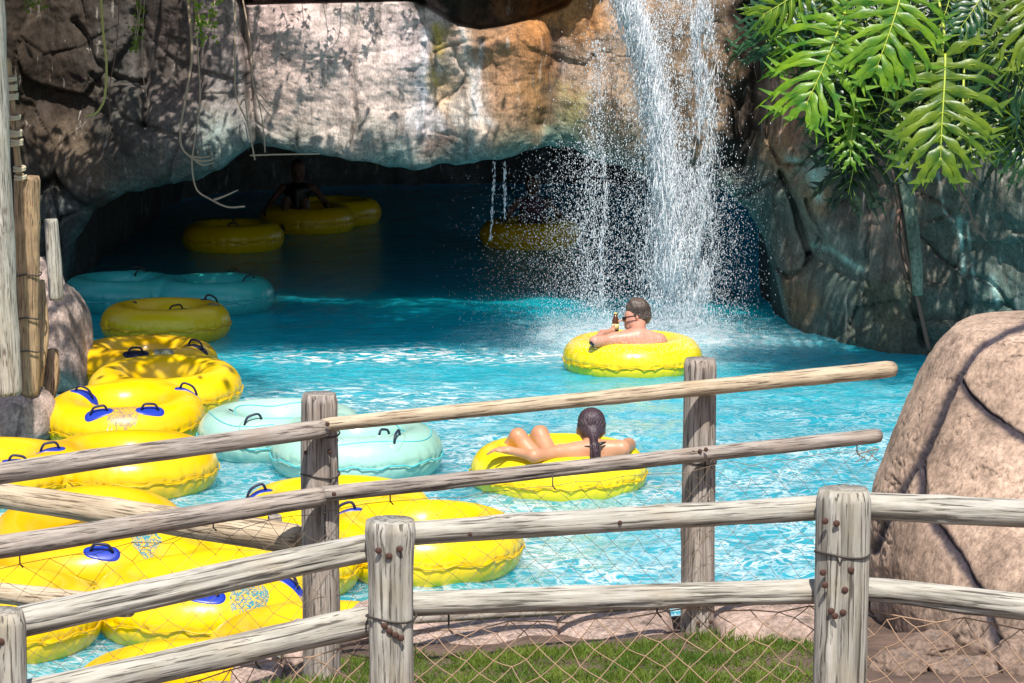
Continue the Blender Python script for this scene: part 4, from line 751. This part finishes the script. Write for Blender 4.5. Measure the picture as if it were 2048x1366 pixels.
bolts(nf_, [P(757, 1101, yf), P(778, 1112, yf), P(799, 1098, yf), P(769, 1252, yf), P(779, 1262, yf), P(791, 1270, yf), P(802, 1276, yf+.004), P(1650, 1042, yf), P(1673, 1047, yf-.004), P(1646, 1145, yf+.01), P(1702, 1140, yf-.004), P(1650, 1170, yf), P(1690, 1180, yf-.004), P(1662, 1222, yf), P(1686, 1225, yf-.004), P(1670, 1232, yf-.004), P(2, 1283, 6.84)], .0095)
bolts(nf_, [P(1240, 1045, 7.34), P(940, 1068, 7.34)], .006)
band(nf_, p2, zat(1106, 7.28), .0745); band(nf_, p1, zat(1235, 7.28), .068); 
net(nf_, [P(-30, 1455, 6.98), P(779, 1270, 7.4), P(1240, 1228, 7.4), P(1692, 1218, 7.4), P(2130, 1262, 7.22)], .55, .082, 4, M['twine'], .0015, lay=1)
# ---- handrail fence behind, descending to the right
hf = empty('wooden_fence', (X(300, 10.9), 10.9, .6)); tag(hf, 'low tan log handrail crossing behind the left end of the far fence', 'fence')
log('rail', P(-90, 975, 11.35), P(606, 1082, 10.42), .052, .060, M['wood_blonde'], hf, 21, .008, 4); log('rail', P(-90, 1178, 11.1), P(262, 1213, 10.75), .042, .045, M['wood_blonde'], hf, 22, .006, 4)
log('post', (*(X(545, 10.62), 10.62), zat(1072, 10.62)), (*(X(545, 10.62), 10.62), zat(1030, 10.62)), .028, .026, M['wood'], hf, 23, .002, 3); log('post', (*(X(-80, 11.4), 11.4), .0), (*(X(-80, 11.4), 11.4), zat(950, 11.4)), .055, .05, M['wood'], hf, 24, .002, 3)
# ================================================================ LEFT TIMBERS
def pole(name, lab, A, B, r0, r1, mat, seed, cat='pole', **kw):
    e = empty(name, tuple(A)); tag(e, lab, cat, 'timber poles at the left pool edge'); log('shaft', A, B, r0, r1, mat, e, seed, **kw); return e
pole('timber_pole', 'tall smooth pale leaning pole at the left edge', P(16, 790, 19), P(-62, -260, 19), .095, .20, M['wood_pale'], 31, bend=.004, cracks=3)
c = pole('cut_log', 'thick brown cut log standing behind the pale leaning pole', P(58, 790, 20), P(54, 352, 20), .072, .098, M['wood_brown'], 32, bend=.01, cracks=7, knots=5, dome=.3)
for py in (548, 634, 700): g = MB(); cc = np.array(P(57, py, 20)); b_ = np.array(c.location); g.sweep([cc-b_+np.array((.094*math.cos(t), .094*math.sin(t), .008*math.sin(3*t))) for t in np.linspace(0, 6.283, 30)], .006, 5, False); g.build('wire_band', M['wire'], c)
pole('short_post', 'short pale post standing between the cut log and the cave mouth', P(113, 600, 20.6), P(102, 438, 20.6), .055, .052, M['wood_pale'], 33, bend=.004, cracks=4)
pole('leaning_log', 'dark mossy log leaning between the narrow pink rock and the yellow tube', P(80, 930, 20.4), P(104, 700, 20.9), .05, .045, M['wood_brown'], 34, bend=.02, cracks=5)
pole('thin_log', 'thin weathered log right of the pale leaning pole, below the cut log', P(75, 780, 20.2), P(84, 560, 20.4), .045, .035, M['wood_brown'], 35, bend=.02, cracks=5)
e = empty('bamboo_pole', tuple(P(38, 352, 19.9))); tag(e, 'thin bamboo rod with rope lashings above the cut log', 'pole'); log('rod', P(39, 352, 19.9), P(15, 116, 19.9), .024, .021, M['wood_brown'], e, 36, .003, 1)
b_ = np.array(e.location)
for py, k in ((155, 2), (170, 3), (188, 3), (232, 2), (262, 3), (280, 3), (335, 2), (352, 2)):
    for j in range(k):
        cc = np.array(P(15+(py-116)*.102+2, py+j*5, 19.9)); g = MB(); g.sweep([cc-b_+np.array((.038*math.cos(t), .038*math.sin(t), .006*math.sin(t+j))) for t in np.linspace(0, 6.283, 20)], .011, 6, False); g.build('rope_lashing', M['rope'], e)
# ================================================================ PLANTS
def leafblade(L, nl=11, seed=0, wid=1., droop=.25, curl=.2):
    """deeply cut pinnate leaf hanging along -Z, facing -Y; returns blade and rib builders"""
    rg = np.random.default_rng(seed); g = MB(); rb = MB(); mid = lambda t: np.array([.03*L*math.sin(t*3+seed), -curl*L*math.sin(t*math.pi*.8)*.4, -L*t])
    n = 30; hw = lambda t: L*.10*wid*(math.sin(min(1, t*1.15+.10)*math.pi)**.7 if t < .97 else .02)+.004
    V = []; 
    for i in range(n+1):
        t = i/n; c = mid(t); w = max(.003, hw(t)); V += [c+np.array([-w, .25*w, 0]), c+np.array([0, 0, 0]), c+np.array([w, .25*w, 0])]
    g.add(V, [(3*i+a, 3*i+3+a, 3*i+4+a, 3*i+1+a) for i in range(n) for a in (0, 1)])
    for sd in (-1, 1):
        for i in range(nl):
            t = .02+.90*i/(nl-1); c = mid(t); ll = L*wid*(.50*math.sin((t*.78+.22)*math.pi)**.8+.10)*rg.uniform(.88, 1.1); ang = R(-22+84*t+rg.uniform(-8, 8)) if t > .05 else R(-38)
            d = np.array([sd*math.cos(ang), 0, -math.sin(ang)]); m_ = 12; W0 = L*.030*rg.uniform(.75, 1.25); nrm = np.array([-d[2]*sd, 0, d[0]*sd]); VV = []
            ph = rg.uniform(0, 6); 
            for k in range(m_+1):
                u = k/m_; p = c+d*ll*u+np.array([0, -.10*ll*math.sin(u*math.pi)+droop*ll*u*u*.5, -droop*ll*u*u]); w = W0*(.55+.75*math.sin(min(1, u*1.05)*math.pi)**.6)*(1+.33*math.sin(u*14+ph))*(1-u**3)+.0015
                rip = .22*w*math.sin(u*12+ph); VV += [p-nrm*w+np.array([0, .35*w+rip, 0]), p+np.array([0, -.1*w, 0]), p+nrm*w+np.array([0, .35*w-rip, 0])]
            g.add(VV, [(3*k+a, 3*k+3+a, 3*k+4+a, 3*k+1+a) for k in range(m_) for a in (0, 1)])
            if ll > .2*L:
                for (u0, s2) in ((.45, 1), (.62, -1), (.75, 1)):
                    p = c+d*ll*u0+np.array([0, 0, -droop*ll*u0*u0]); d2 = d*.75+nrm*s2*.66; l2 = ll*.26; n2 = np.cross(d2, [0, 1, 0]); V2 = []
                    for k in range(5): u = k/4; pp = p+d2*l2*u+np.array([0, .05*l2*u, -.1*l2*u]); w = W0*.8*(1-u*.9); V2 += [pp-n2*w, pp+n2*w]
                    g.add(V2, [(2*k, 2*k+2, 2*k+3, 2*k+1) for k in range(4)])
            rb.sweep([c+np.array([0, -.004, 0]), c+d*ll*.45+np.array([0, -.10*ll*.9, -droop*ll*.2])], [.0035*L, .002*L], 4)
    rb.sweep([mid(t)+np.array([0, -.006, 0]) for t in np.linspace(0, .97, 16)], list(np.linspace(.011*L, .003*L, 16)), 5); return g, rb
ph = empty('philodendron', tuple(P(1800, -60, 22.4))); tag(ph, 'large philodendron with glossy deeply cut leaves hanging at the top right', 'plant'); pb_ = np.array(ph.location)
LV = [((1690, 25), (1608, 222), 21.9, 1., 0), ((1806, -60), (1752, 150), 21.8, 1., 0), ((1884, 108), (1886, 335), 21.7, 1., 0), ((1757, 205), (1700, 398), 22.4, .9, 1), ((1650, -40), (1515, 30), 22.1, .9, 0), ((2010, 190), (2052, 350), 22.2, .95, 1), ((1975, 70), (2070, 215), 22.0, .9, 1),
      ((1905, -60), (1870, 75), 22.3, .95, 1), ((1960, -60), (1990, 90), 22.3, .9, 0), ((1700, 120), (1650, 260), 22.6, .8, 1), ((1830, 60), (1800, 230), 22.5, .9, 1), ((1600, -20), (1545, 120), 22.5, .9, 1), ((1740, -30), (1700, 110), 22.6, 1., 1), ((1935, 130), (1960, 290), 22.5, .9, 1), ((1830, 190), (1800, 310), 22.6, .8, 1),
      ((2040, -40), (2080, 120), 21.9, 1., 0), ((1590, 60), (1560, 150), 22.3, .6, 0), ((1740, 130), (1690, 300), 22.7, .8, 1), ((1900, 250), (1905, 330), 22.5, .5, 1), ((1700, 250), (1650, 330), 22.5, .6, 1)]
rl = random.Random(5)
for k in range(48):
    ax, ay = rl.uniform(1560, 2060), rl.uniform(-60, 230); sc_ = rl.uniform(60, 140); an = rl.uniform(-.7, .45)
    if ay > 60 and ax < 1640: continue
    LV.append(((ax, ay), (ax+sc_*math.sin(an), ay+sc_*math.cos(an)), rl.uniform(22.0, 22.9), rl.uniform(.7, 1.05), 0 if rl.random() < .35 else 1))
for i, (a, b, d, w, dk) in enumerate(LV):
    A, B = P(*a, d), P(*b, d-.15); L = np.linalg.norm(B-A); gl, rb = leafblade(L, 10 if L > .5 else 7, i, w*1.05, droop=random.uniform(.3, .6)); dv = Vector(B-A).normalized()
    q0 = Vector((0, 0, -1)).rotation_difference(dv); qq = q0 @ Quaternion((0, 0, 1), random.uniform(-.45, .45))
    o = gl.build('leaf', M['philo_shade'] if dk else M['philo'], ph); o.location = tuple(A-pb_); o.rotation_mode = 'QUATERNION'; o.rotation_quaternion = qq; rb.build('leaf_rib', M['rib'], o)
    g = MB(); top = A+np.array([random.uniform(-.1, .2), .5, .9]); g.sweep(smooth_path([A-pb_, A-pb_+np.array([.02, .12, .25]), top-pb_], 5), .011, 6); g.build('leaf_stalk', M['rib'] if not dk else M['philo_shade'], ph)
g = MB(); g.sweep(smooth_path([np.array(P(1800, 300, 24.3))-pb_, np.array(P(1822, 420, 24.2))-pb_, np.array(P(1838, 560, 24.05))-pb_, np.array(P(1850, 690, 23.9))-pb_], 5), [.085]*4+[.08]*4+[.06]*4+[.04]*4, 12) if False else None
def vine(name, lab, pts, rad, mat, cat='vine', branches=(), group=None):
    e = empty(name, tuple(P(*pts[0]))); b = np.array(e.location); tag(e, lab, cat, group); g = MB(); sp_ = smooth_path([np.array(P(*p))-b for p in pts], 6); rr = np.linspace(rad[0], rad[1], len(sp_)); g.sweep(sp_, list(rr), 6)
    for br in branches: s2 = smooth_path([np.array(P(*p))-b for p in br], 5); g.sweep(s2, list(np.linspace(rad[1]*1.3, rad[1]*.6, len(s2))), 5)
    g.build('stem', mat, e); return e
vine('aerial_root', 'thick grey-green aerial root hanging down the right rock face', [(1796, 250, 23.9), (1806, 330, 23.85), (1822, 430, 23.75), (1832, 520, 23.7), (1836, 590, 23.7)], (.075, .05), M['root_grey'], 'root')
vine('aerial_root', 'thin dark root running beside the thick grey-green root', [(1780, 300, 23.9), (1800, 420, 23.85), (1812, 500, 23.8), (1840, 620, 23.7), (1858, 700, 23.7)], (.016, .02), M['stem_r'], 'root', [[(1800, 420, 23.85), (1790, 470, 23.8), (1815, 560, 23.8)]])
vine('aerial_root', 'reddish forked root hanging below the longest bright leaf', [(1905, 315, 23.0), (1915, 370, 23.0), (1935, 410, 23.0), (1950, 450, 23.0), (1973, 482, 23.0)], (.016, .007), M['stem_r'], 'root', [[(1925, 340, 23.0), (1955, 375, 23.0), (1980, 395, 23.0)]])
vine('trailing_vine', 'yellow-green vine with a hooked tip at the upper left', [(200, -30, 26.6), (206, 60, 26.6), (213, 130, 26.6), (210, 190, 26.6), (203, 212, 26.6), (190, 228, 26.6), (172, 232, 26.6)], (.013, .012), M['stem_y'])
vine('trailing_vine', 'long pale root with a forked tip dangling into the cave mouth', [(388, -30, 26.3), (395, 90, 26.3), (400, 200, 26.3), (388, 290, 26.3), (384, 330, 26.3), (393, 378, 26.3), (420, 398, 26.3), (455, 414, 26.3), (490, 413, 26.3)], (.008, .010), M['stem'], branches=[[(428, 400, 26.3), (450, 392, 26.3), (476, 380, 26.3)]])
vine('trailing_vine', 'pale root curling into a frayed tuft above the cave lip', [(372, -30, 26.3), (384, 100, 26.3), (372, 190, 26.3), (362, 250, 26.3), (362, 290, 26.3), (378, 312, 26.3), (400, 322, 26.3), (425, 320, 26.3)], (.014, .009), M['stem'], branches=[[(378, 312, 26.3), (400, 315, 26.3), (422, 312, 26.3)], [(385, 316, 26.3), (405, 330, 26.3), (428, 325, 26.3)]])
vine('trailing_vine', 'whitish root following the dark crack left of the pink slab', [(470, -30, 26.3), (470, 120, 26.3), (472, 190, 26.3), (492, 240, 26.3), (500, 270, 26.3), (510, 320, 26.3)], (.009, .008), M['stem'], branches=[[(480, 210, 26.3), (490, 200, 26.3), (497, 255, 26.3)]])
vine('trailing_vine', 'thin root hanging across the left edge of the pink slab', [(480, -30, 26.3), (500, 80, 26.3), (505, 160, 26.3), (520, 215, 26.3), (528, 270, 26.3), (530, 305, 26.3)], (.008, .006), M['stem'], branches=[[(516, 200, 26.3), (535, 225, 26.3), (550, 240, 26.3)], [(510, 180, 26.3), (530, 200, 26.3), (540, 212, 26.3)]])
vine('trailing_vine', 'fine violet root hanging between the hooked vine and the wide crack', [(240, -20, 26.4), (232, 100, 26.4), (218, 180, 26.4), (220, 230, 26.4), (216, 280, 26.4)], (.005, .004), M['stem_r'])
vine('trailing_vine', 'fine root hanging right of the wide dark crack', [(290, -20, 26.4), (284, 90, 26.4), (286, 150, 26.4), (294, 195, 26.4)], (.005, .004), M['stem'])
vine('twig', 'straight pale twig lying across the top of the cave mouth', [(500, 311, 26.4), (560, 309, 26.4), (640, 308, 26.4)], (.009, .007), M['stem'], 'twig')
def lobed(g, c, s, rg, facing=(0, -1, 0)):
    c = Vector([float(v) for v in c])
    nrm = Vector((rg.normal()*.5, -1+rg.normal()*.3, rg.normal()*.5)).normalized(); a = nrm.cross(Vector((rg.normal(), 0, 1))).normalized(); b = nrm.cross(a); rot = rg.uniform(0, 6.28); pts = [Vector(c)]
    for k in range(14):
        th = rot+2*math.pi*k/14; rr = s*(1.0 if k % 4 == 0 else .45 if k % 2 else .62)*(1 if k < 12 else .6); pts.append(Vector(c)+a*rr*math.cos(th)+b*rr*math.sin(th)+nrm*(.15*s*math.cos(2*th)))
    g.add(pts, [(0, 1+k, 1+(k+1) % 14) for k in range(14)])
def ivy(lab, strands, s, n, seed, mat='ivy', name='hanging_ivy', world=False):
    rg = np.random.default_rng(seed); e0 = strands[0][0] if world else P(*strands[0][0]); e = empty(name, tuple(e0)); b = np.array(e0); tag(e, lab, 'ivy'); g = MB(); st = MB()
    for sd_ in strands:
        sp_ = smooth_path([(np.array(p) if world else np.array(P(*p)))-b for p in sd_], 6); st.sweep(sp_, .0045, 5)
        for k in range(n): p = sp_[rg.integers(0, len(sp_))]+rg.normal(size=3)*s*.9; lobed(g, p, s*rg.uniform(.7, 1.2), rg)
    g.build('foliage', M[mat], e, False); st.build('stem', M['stem'], e)
ivy('small bright ivy spray hanging over the wide crack at the upper left', [[(268, -20, 26.3), (276, 30, 26.3), (272, 60, 26.3), (268, 98, 26.3)], [(282, 0, 26.3), (276, 60, 26.3), (268, 100, 26.3)]], .03, 26, 5)
ivy('longest bright green ivy hanging above the forked root', [[(380, -30, 26.2), (395, 20, 26.2), (398, 50, 26.2), (402, 80, 26.2)], [(430, -30, 26.2), (428, 30, 26.2), (430, 80, 26.2)], [(440, -30, 26.2), (425, 20, 26.2), (412, 50, 26.2)], [(395, 0, 26.2), (400, 40, 26.2), (408, 86, 26.2)]], .03, 26, 6)
ivy('small green ivy tuft at the top left corner', [[(50, -20, 26.6), (66, 4, 26.6), (90, 8, 26.6)], [(60, -20, 26.6), (62, 8, 26.6), (56, 20, 26.6)]], .03, 16, 7)
# ivy trailing in front of the slab above the frame; it throws the sharp leaf shadows on the pink rock
def lift(px, py, t): return np.array(P(px, py, wall_d(px, py)))+np.array(sun_to[:])*t
for k, st in enumerate([[(560, 10), (572, 40), (575, 65)], [(600, 0), (606, 30), (612, 55)], [(640, 5), (655, 60), (650, 105), (632, 130), (612, 140)], [(690, 0), (680, 60), (668, 90), (655, 110)], [(720, 0), (715, 20), (712, 45)], [(745, 20), (750, 55), (752, 75)], [(830, 30), (822, 50), (800, 62)], [(510, 20), (512, 70), (508, 100)], [(750, 60), (735, 100), (700, 112), (640, 130)]]):
    t0 = 1.05; ivy(['ivy shoot trailing above the pink slab, %s strand from the crack' % ['second', 'third', 'fourth', 'fifth', 'sixth', 'seventh', 'rightmost', 'nearest', 'longest'][k]][0], [[lift(x, y, t0) for x, y in st]], .046, 16 if k != 8 else 12, 20+k, 'ivy', 'hanging_ivy', True)
def tree(lab, trunk, crown, nleaf, ls, seed, clumps=70, more=()):
    rg = np.random.default_rng(seed); e = empty('shade_tree', trunk[0]); b = np.array(trunk[0]); tag(e, lab, 'tree'); g = MB(); sp_ = smooth_path([np.array(p)-b for p in trunk], 6); g.sweep(sp_, list(np.linspace(.2, .09, len(sp_))), 12)
    C = []; (x0, x1), (y0, y1), (z0, z1) = crown
    for k in range(clumps): C.append(np.array([rg.uniform(x0, x1), rg.uniform(y0, y1), rg.uniform(z0, z1)])-b)
    for (x0, x1), (y0, y1), (z0, z1), nk_ in more:
        for k in range(nk_): C.append(np.array([rg.uniform(x0, x1), rg.uniform(y0, y1), rg.uniform(z0, z1)])-b)
    for c in C[::5]: s0 = sp_[rg.integers(len(sp_)//2, len(sp_))]; g.sweep(smooth_path([s0, (s0+c)/2+np.array([0, 0, .3]), c], 5), list(np.linspace(.06, .015, 11)), 6)
    g.build('trunk', M['bark'], e); n = nleaf; cc = np.array(C)[rg.integers(0, len(C), n)]+rg.normal(size=(n, 3))*np.array([.30, .30, .10]); a = rg.normal(size=(n, 3)); a /= np.linalg.norm(a, axis=1)[:, None]; q_ = rg.normal(size=(n, 3)); bb = np.cross(a, q_); bb /= np.linalg.norm(bb, axis=1)[:, None]; s = ls*rg.uniform(.7, 1.3, (n, 1))
    V = np.stack([cc-a*s, cc-bb*s*.45, cc+a*s, cc+bb*s*.45], 1).reshape(-1, 3); build('crown', V, np.arange(4*n).reshape(n, 4), M['tree_leaf'], e, False)
tree('broadleaf tree shading the left end of the rock face, with clumps added to shade the pool', [(-7.4, 23.5, .4), (-7.2, 23.6, 2.5), (-6.2, 24, 4.4)], ((-7.6, -3.0), (22.4, 26.0), (4.5, 5.4)), 44000, .085, 3, 150, [((-3.2, -1.5), (21.8, 24.4), (4.6, 5.2), 50), ((-4.4, .2), (21.7, 24.4), (4.9, 5.0), 105), ((-3.25, -2.2), (18.9, 20.0), (4.4, 5.0), 8)])  # wide flat clump layer added out of frame to shade the mid pool
tree('broadleaf tree shading the right rock wall', [(6.6, 22.3, .4), (6.4, 22.2, 2.4), (5.2, 22.6, 4.2)], ((2.45, 6.6), (22.0, 25.0), (4.35, 5.1)), 12000, .085, 4, 105)
# grass
n = 52000; gxx = rng.uniform(-1.5, 1.75, n); gyy = rng.uniform(9.5, 11.5, n); keep = (gxx < 1.28) & (gyy < np.interp(gxx, ex, ey)-.95+.08*pn(gxx*6, gyy*6)) & (pn(gxx*2.2, gyy*3, 5.) > -.42+.25*rng.uniform(-1, 1, n)) & (gxx > -.98+(gyy-10.5)*.1); gxx, gyy = gxx[keep], gyy[keep]; n = len(gxx); gzz = gz(gxx, gyy)
a = rng.uniform(0, 6.28, n); tf = np.clip(.75+.9*pn(gxx*5, gyy*5, 2.), .3, 1.5); h = rng.uniform(.012, .058, n)*tf; ln = rng.normal(size=(n, 2))*.02; w = .0028; base = np.stack([gxx, gyy, gzz-.004], 1); du = np.stack([np.cos(a)*w, np.sin(a)*w, 0*a], 1); tip = base+np.stack([ln[:, 0], ln[:, 1], h], 1); mid = base+np.stack([ln[:, 0]*.35, ln[:, 1]*.35, h*.6], 1)
V = np.stack([base-du, base+du, mid+du*.7, tip, mid-du*.7], 1).reshape(-1, 3); i0 = np.arange(n)*5; tag(build('grass', V, np.stack([i0, i0+1, i0+2, i0+3, i0+4], 1), M['grass'], None, False), 'short green grass along the near bank under the netting', 'grass', kind='stuff')
# ================================================================ WATERFALL
def drops(name, C, r, ln, lab, cat):
    n = len(C); r = r[:, None]; z0 = np.zeros((n, 1)); up = np.concatenate([z0, z0, ln[:, None]], 1); ex_ = np.concatenate([r, z0, z0], 1); ey_ = np.concatenate([z0, r, z0], 1)
    tilt = rng.normal(size=(n, 1))*.15; up = up+np.concatenate([tilt*ln[:, None], z0, z0], 1)
    V = np.stack([C+ex_, C+ey_, C-ex_, C-ey_, C+up, C-up], 1).reshape(-1, 3); f = np.array([(0, 1, 4), (1, 2, 4), (2, 3, 4), (3, 0, 4), (1, 0, 5), (2, 1, 5), (3, 2, 5), (0, 3, 5)])
    Fq = (np.arange(n)[:, None, None]*6+f[None]).reshape(-1, 3); return tag(build(name, V, Fq, M['drops'], None, True), lab, cat, kind='stuff')
def fall(n, yr, cx, sg, ypow=1., rmin=.004, rmax=.010, elong=1.6, d0=25.6, dsd=.25, clump=0.):
    py = yr[0]+(yr[1]-yr[0])*rng.uniform(0, 1, n)**ypow; px = cx(py)+rng.normal(size=n)*sg(py); d = d0+rng.normal(size=n)*dsd
    if clump > 0: k = pn(px*.05, py*.012, 3.)+.6*pn(px*.12, py*.05, 7.) > clump-.9*rng.uniform(0, 1, n); px, py, d = px[k], py[k], d[k]
    n = len(px); C = np.stack([(px-1024)/F*d*1.012, d, 0*d], 1); r_ = np.stack([ray(a, b) for a, b in zip(px, py)]); C = np.stack([r_[:, 0]/r_[:, 1]*d, d, CH+r_[:, 2]/r_[:, 1]*d], 1); r = rng.uniform(rmin, rmax, n)*rng.uniform(.6, 1, n); return C, r, r*elong*rng.uniform(.7, 1.8, n)
mx_ = lambda y: np.interp(y, [-80, 0, 100, 250, 400, 640], [1225, 1252, 1290, 1318, 1338, 1352]); L_ = []
L_.append(fall(19000, (-70, 650), mx_, lambda y: np.interp(y, [0, 300, 650], [19, 22, 30]), 1, .0018, .0048, 6))
L_.append(fall(4600, (-70, 560), mx_, lambda y: np.interp(y, [0, 300, 500], [11, 10, 16]), 1, .003, .0062, 26))
L_.append(fall(8000, (-70, 650), lambda y: np.interp(y, [0, 200, 650], [1398, 1408, 1392]), lambda y: 17+0*y, 1, .0018, .0045, 7, clump=.35))
L_.append(fall(1500, (-70, 600), lambda y: np.interp(y, [0, 200, 650], [1398, 1408, 1392]), lambda y: 10+0*y, 1, .0025, .005, 22, clump=.3))
L_.append(fall(23000, (-60, 670), lambda y: np.interp(y, [0, 650], [1335, 1355]), lambda y: np.interp(y, [0, 300, 650], [50, 56, 68]), .9, .0018, .0055, 2.0, clump=.3, dsd=.35))
L_.append(fall(9000, (330, 690), lambda y: 1400+0*y, lambda y: 60+0*y, .9, .0018, .0045, 1.8, dsd=.35))
L_.append(fall(2300, (80, 640), lambda y: 1188+8*np.sin(y*.01), lambda y: 8+y*.02, .9, .002, .006, 2.4))
L_.append(fall(160, (310, 640), lambda y: 1205+5*np.sin(y*.02), lambda y: 3+0*y, 1, .003, .005, 9))
L_.append(fall(11000, (280, 690), lambda y: 1180+0*y, lambda y: 72+0*y, .75, .0018, .0048, 1.5, dsd=.4)); L_.append(fall(2400, (330, 700), lambda y: 1060+0*y, lambda y: 75+0*y, .6, .0018, .0042, 1.3, dsd=.4))
L_.append(fall(90, (325, 480), lambda y: 990-(y-325)*.06, lambda y: 1.5+0*y, 1, .003, .006, 4)); L_.append(fall(90, (325, 440), lambda y: 1010+0*y, lambda y: 1.5+0*y, 1, .003, .006, 4))
L_.append(fall(1500, (60, 330), lambda y: 1215+0*y, lambda y: 50+0*y, 1, .002, .005, 1.5))
C = np.concatenate([a[0] for a in L_]); r = np.concatenate([a[1] for a in L_]); l = np.concatenate([a[2] for a in L_]); k = C[:, 2] > .01
drops('waterfall', C[k], r[k], l[k], 'white waterfall of streaming droplets falling in front of the rock', 'waterfall')
n = 30000; px = 1290+rng.normal(size=n)*115; hgt = rng.exponential(.075, n)*np.exp(-((px-1300)/190)**2)*1.3; d = 24.9+rng.normal(size=n)*.45; C = np.stack([(px-1024)/F*d*1.01, d, .02+hgt], 1)
n2 = 9000; a = rng.uniform(0, 6.28, n2); rr = .62+rng.exponential(.10, n2); C2 = np.stack([X(1265, 23.55)+rr*1.1*np.cos(a), 23.75+rr*np.sin(a), .24+rng.exponential(.06, n2)-.2*(rr-.6)], 1); C = np.concatenate([C, C2]); C = C[C[:, 2] > .02]
drops('water_spray', C, rng.uniform(.0012, .0028, len(C)), rng.uniform(.0015, .004, len(C)), 'fine white mist bouncing off the pool around the man', 'spray')
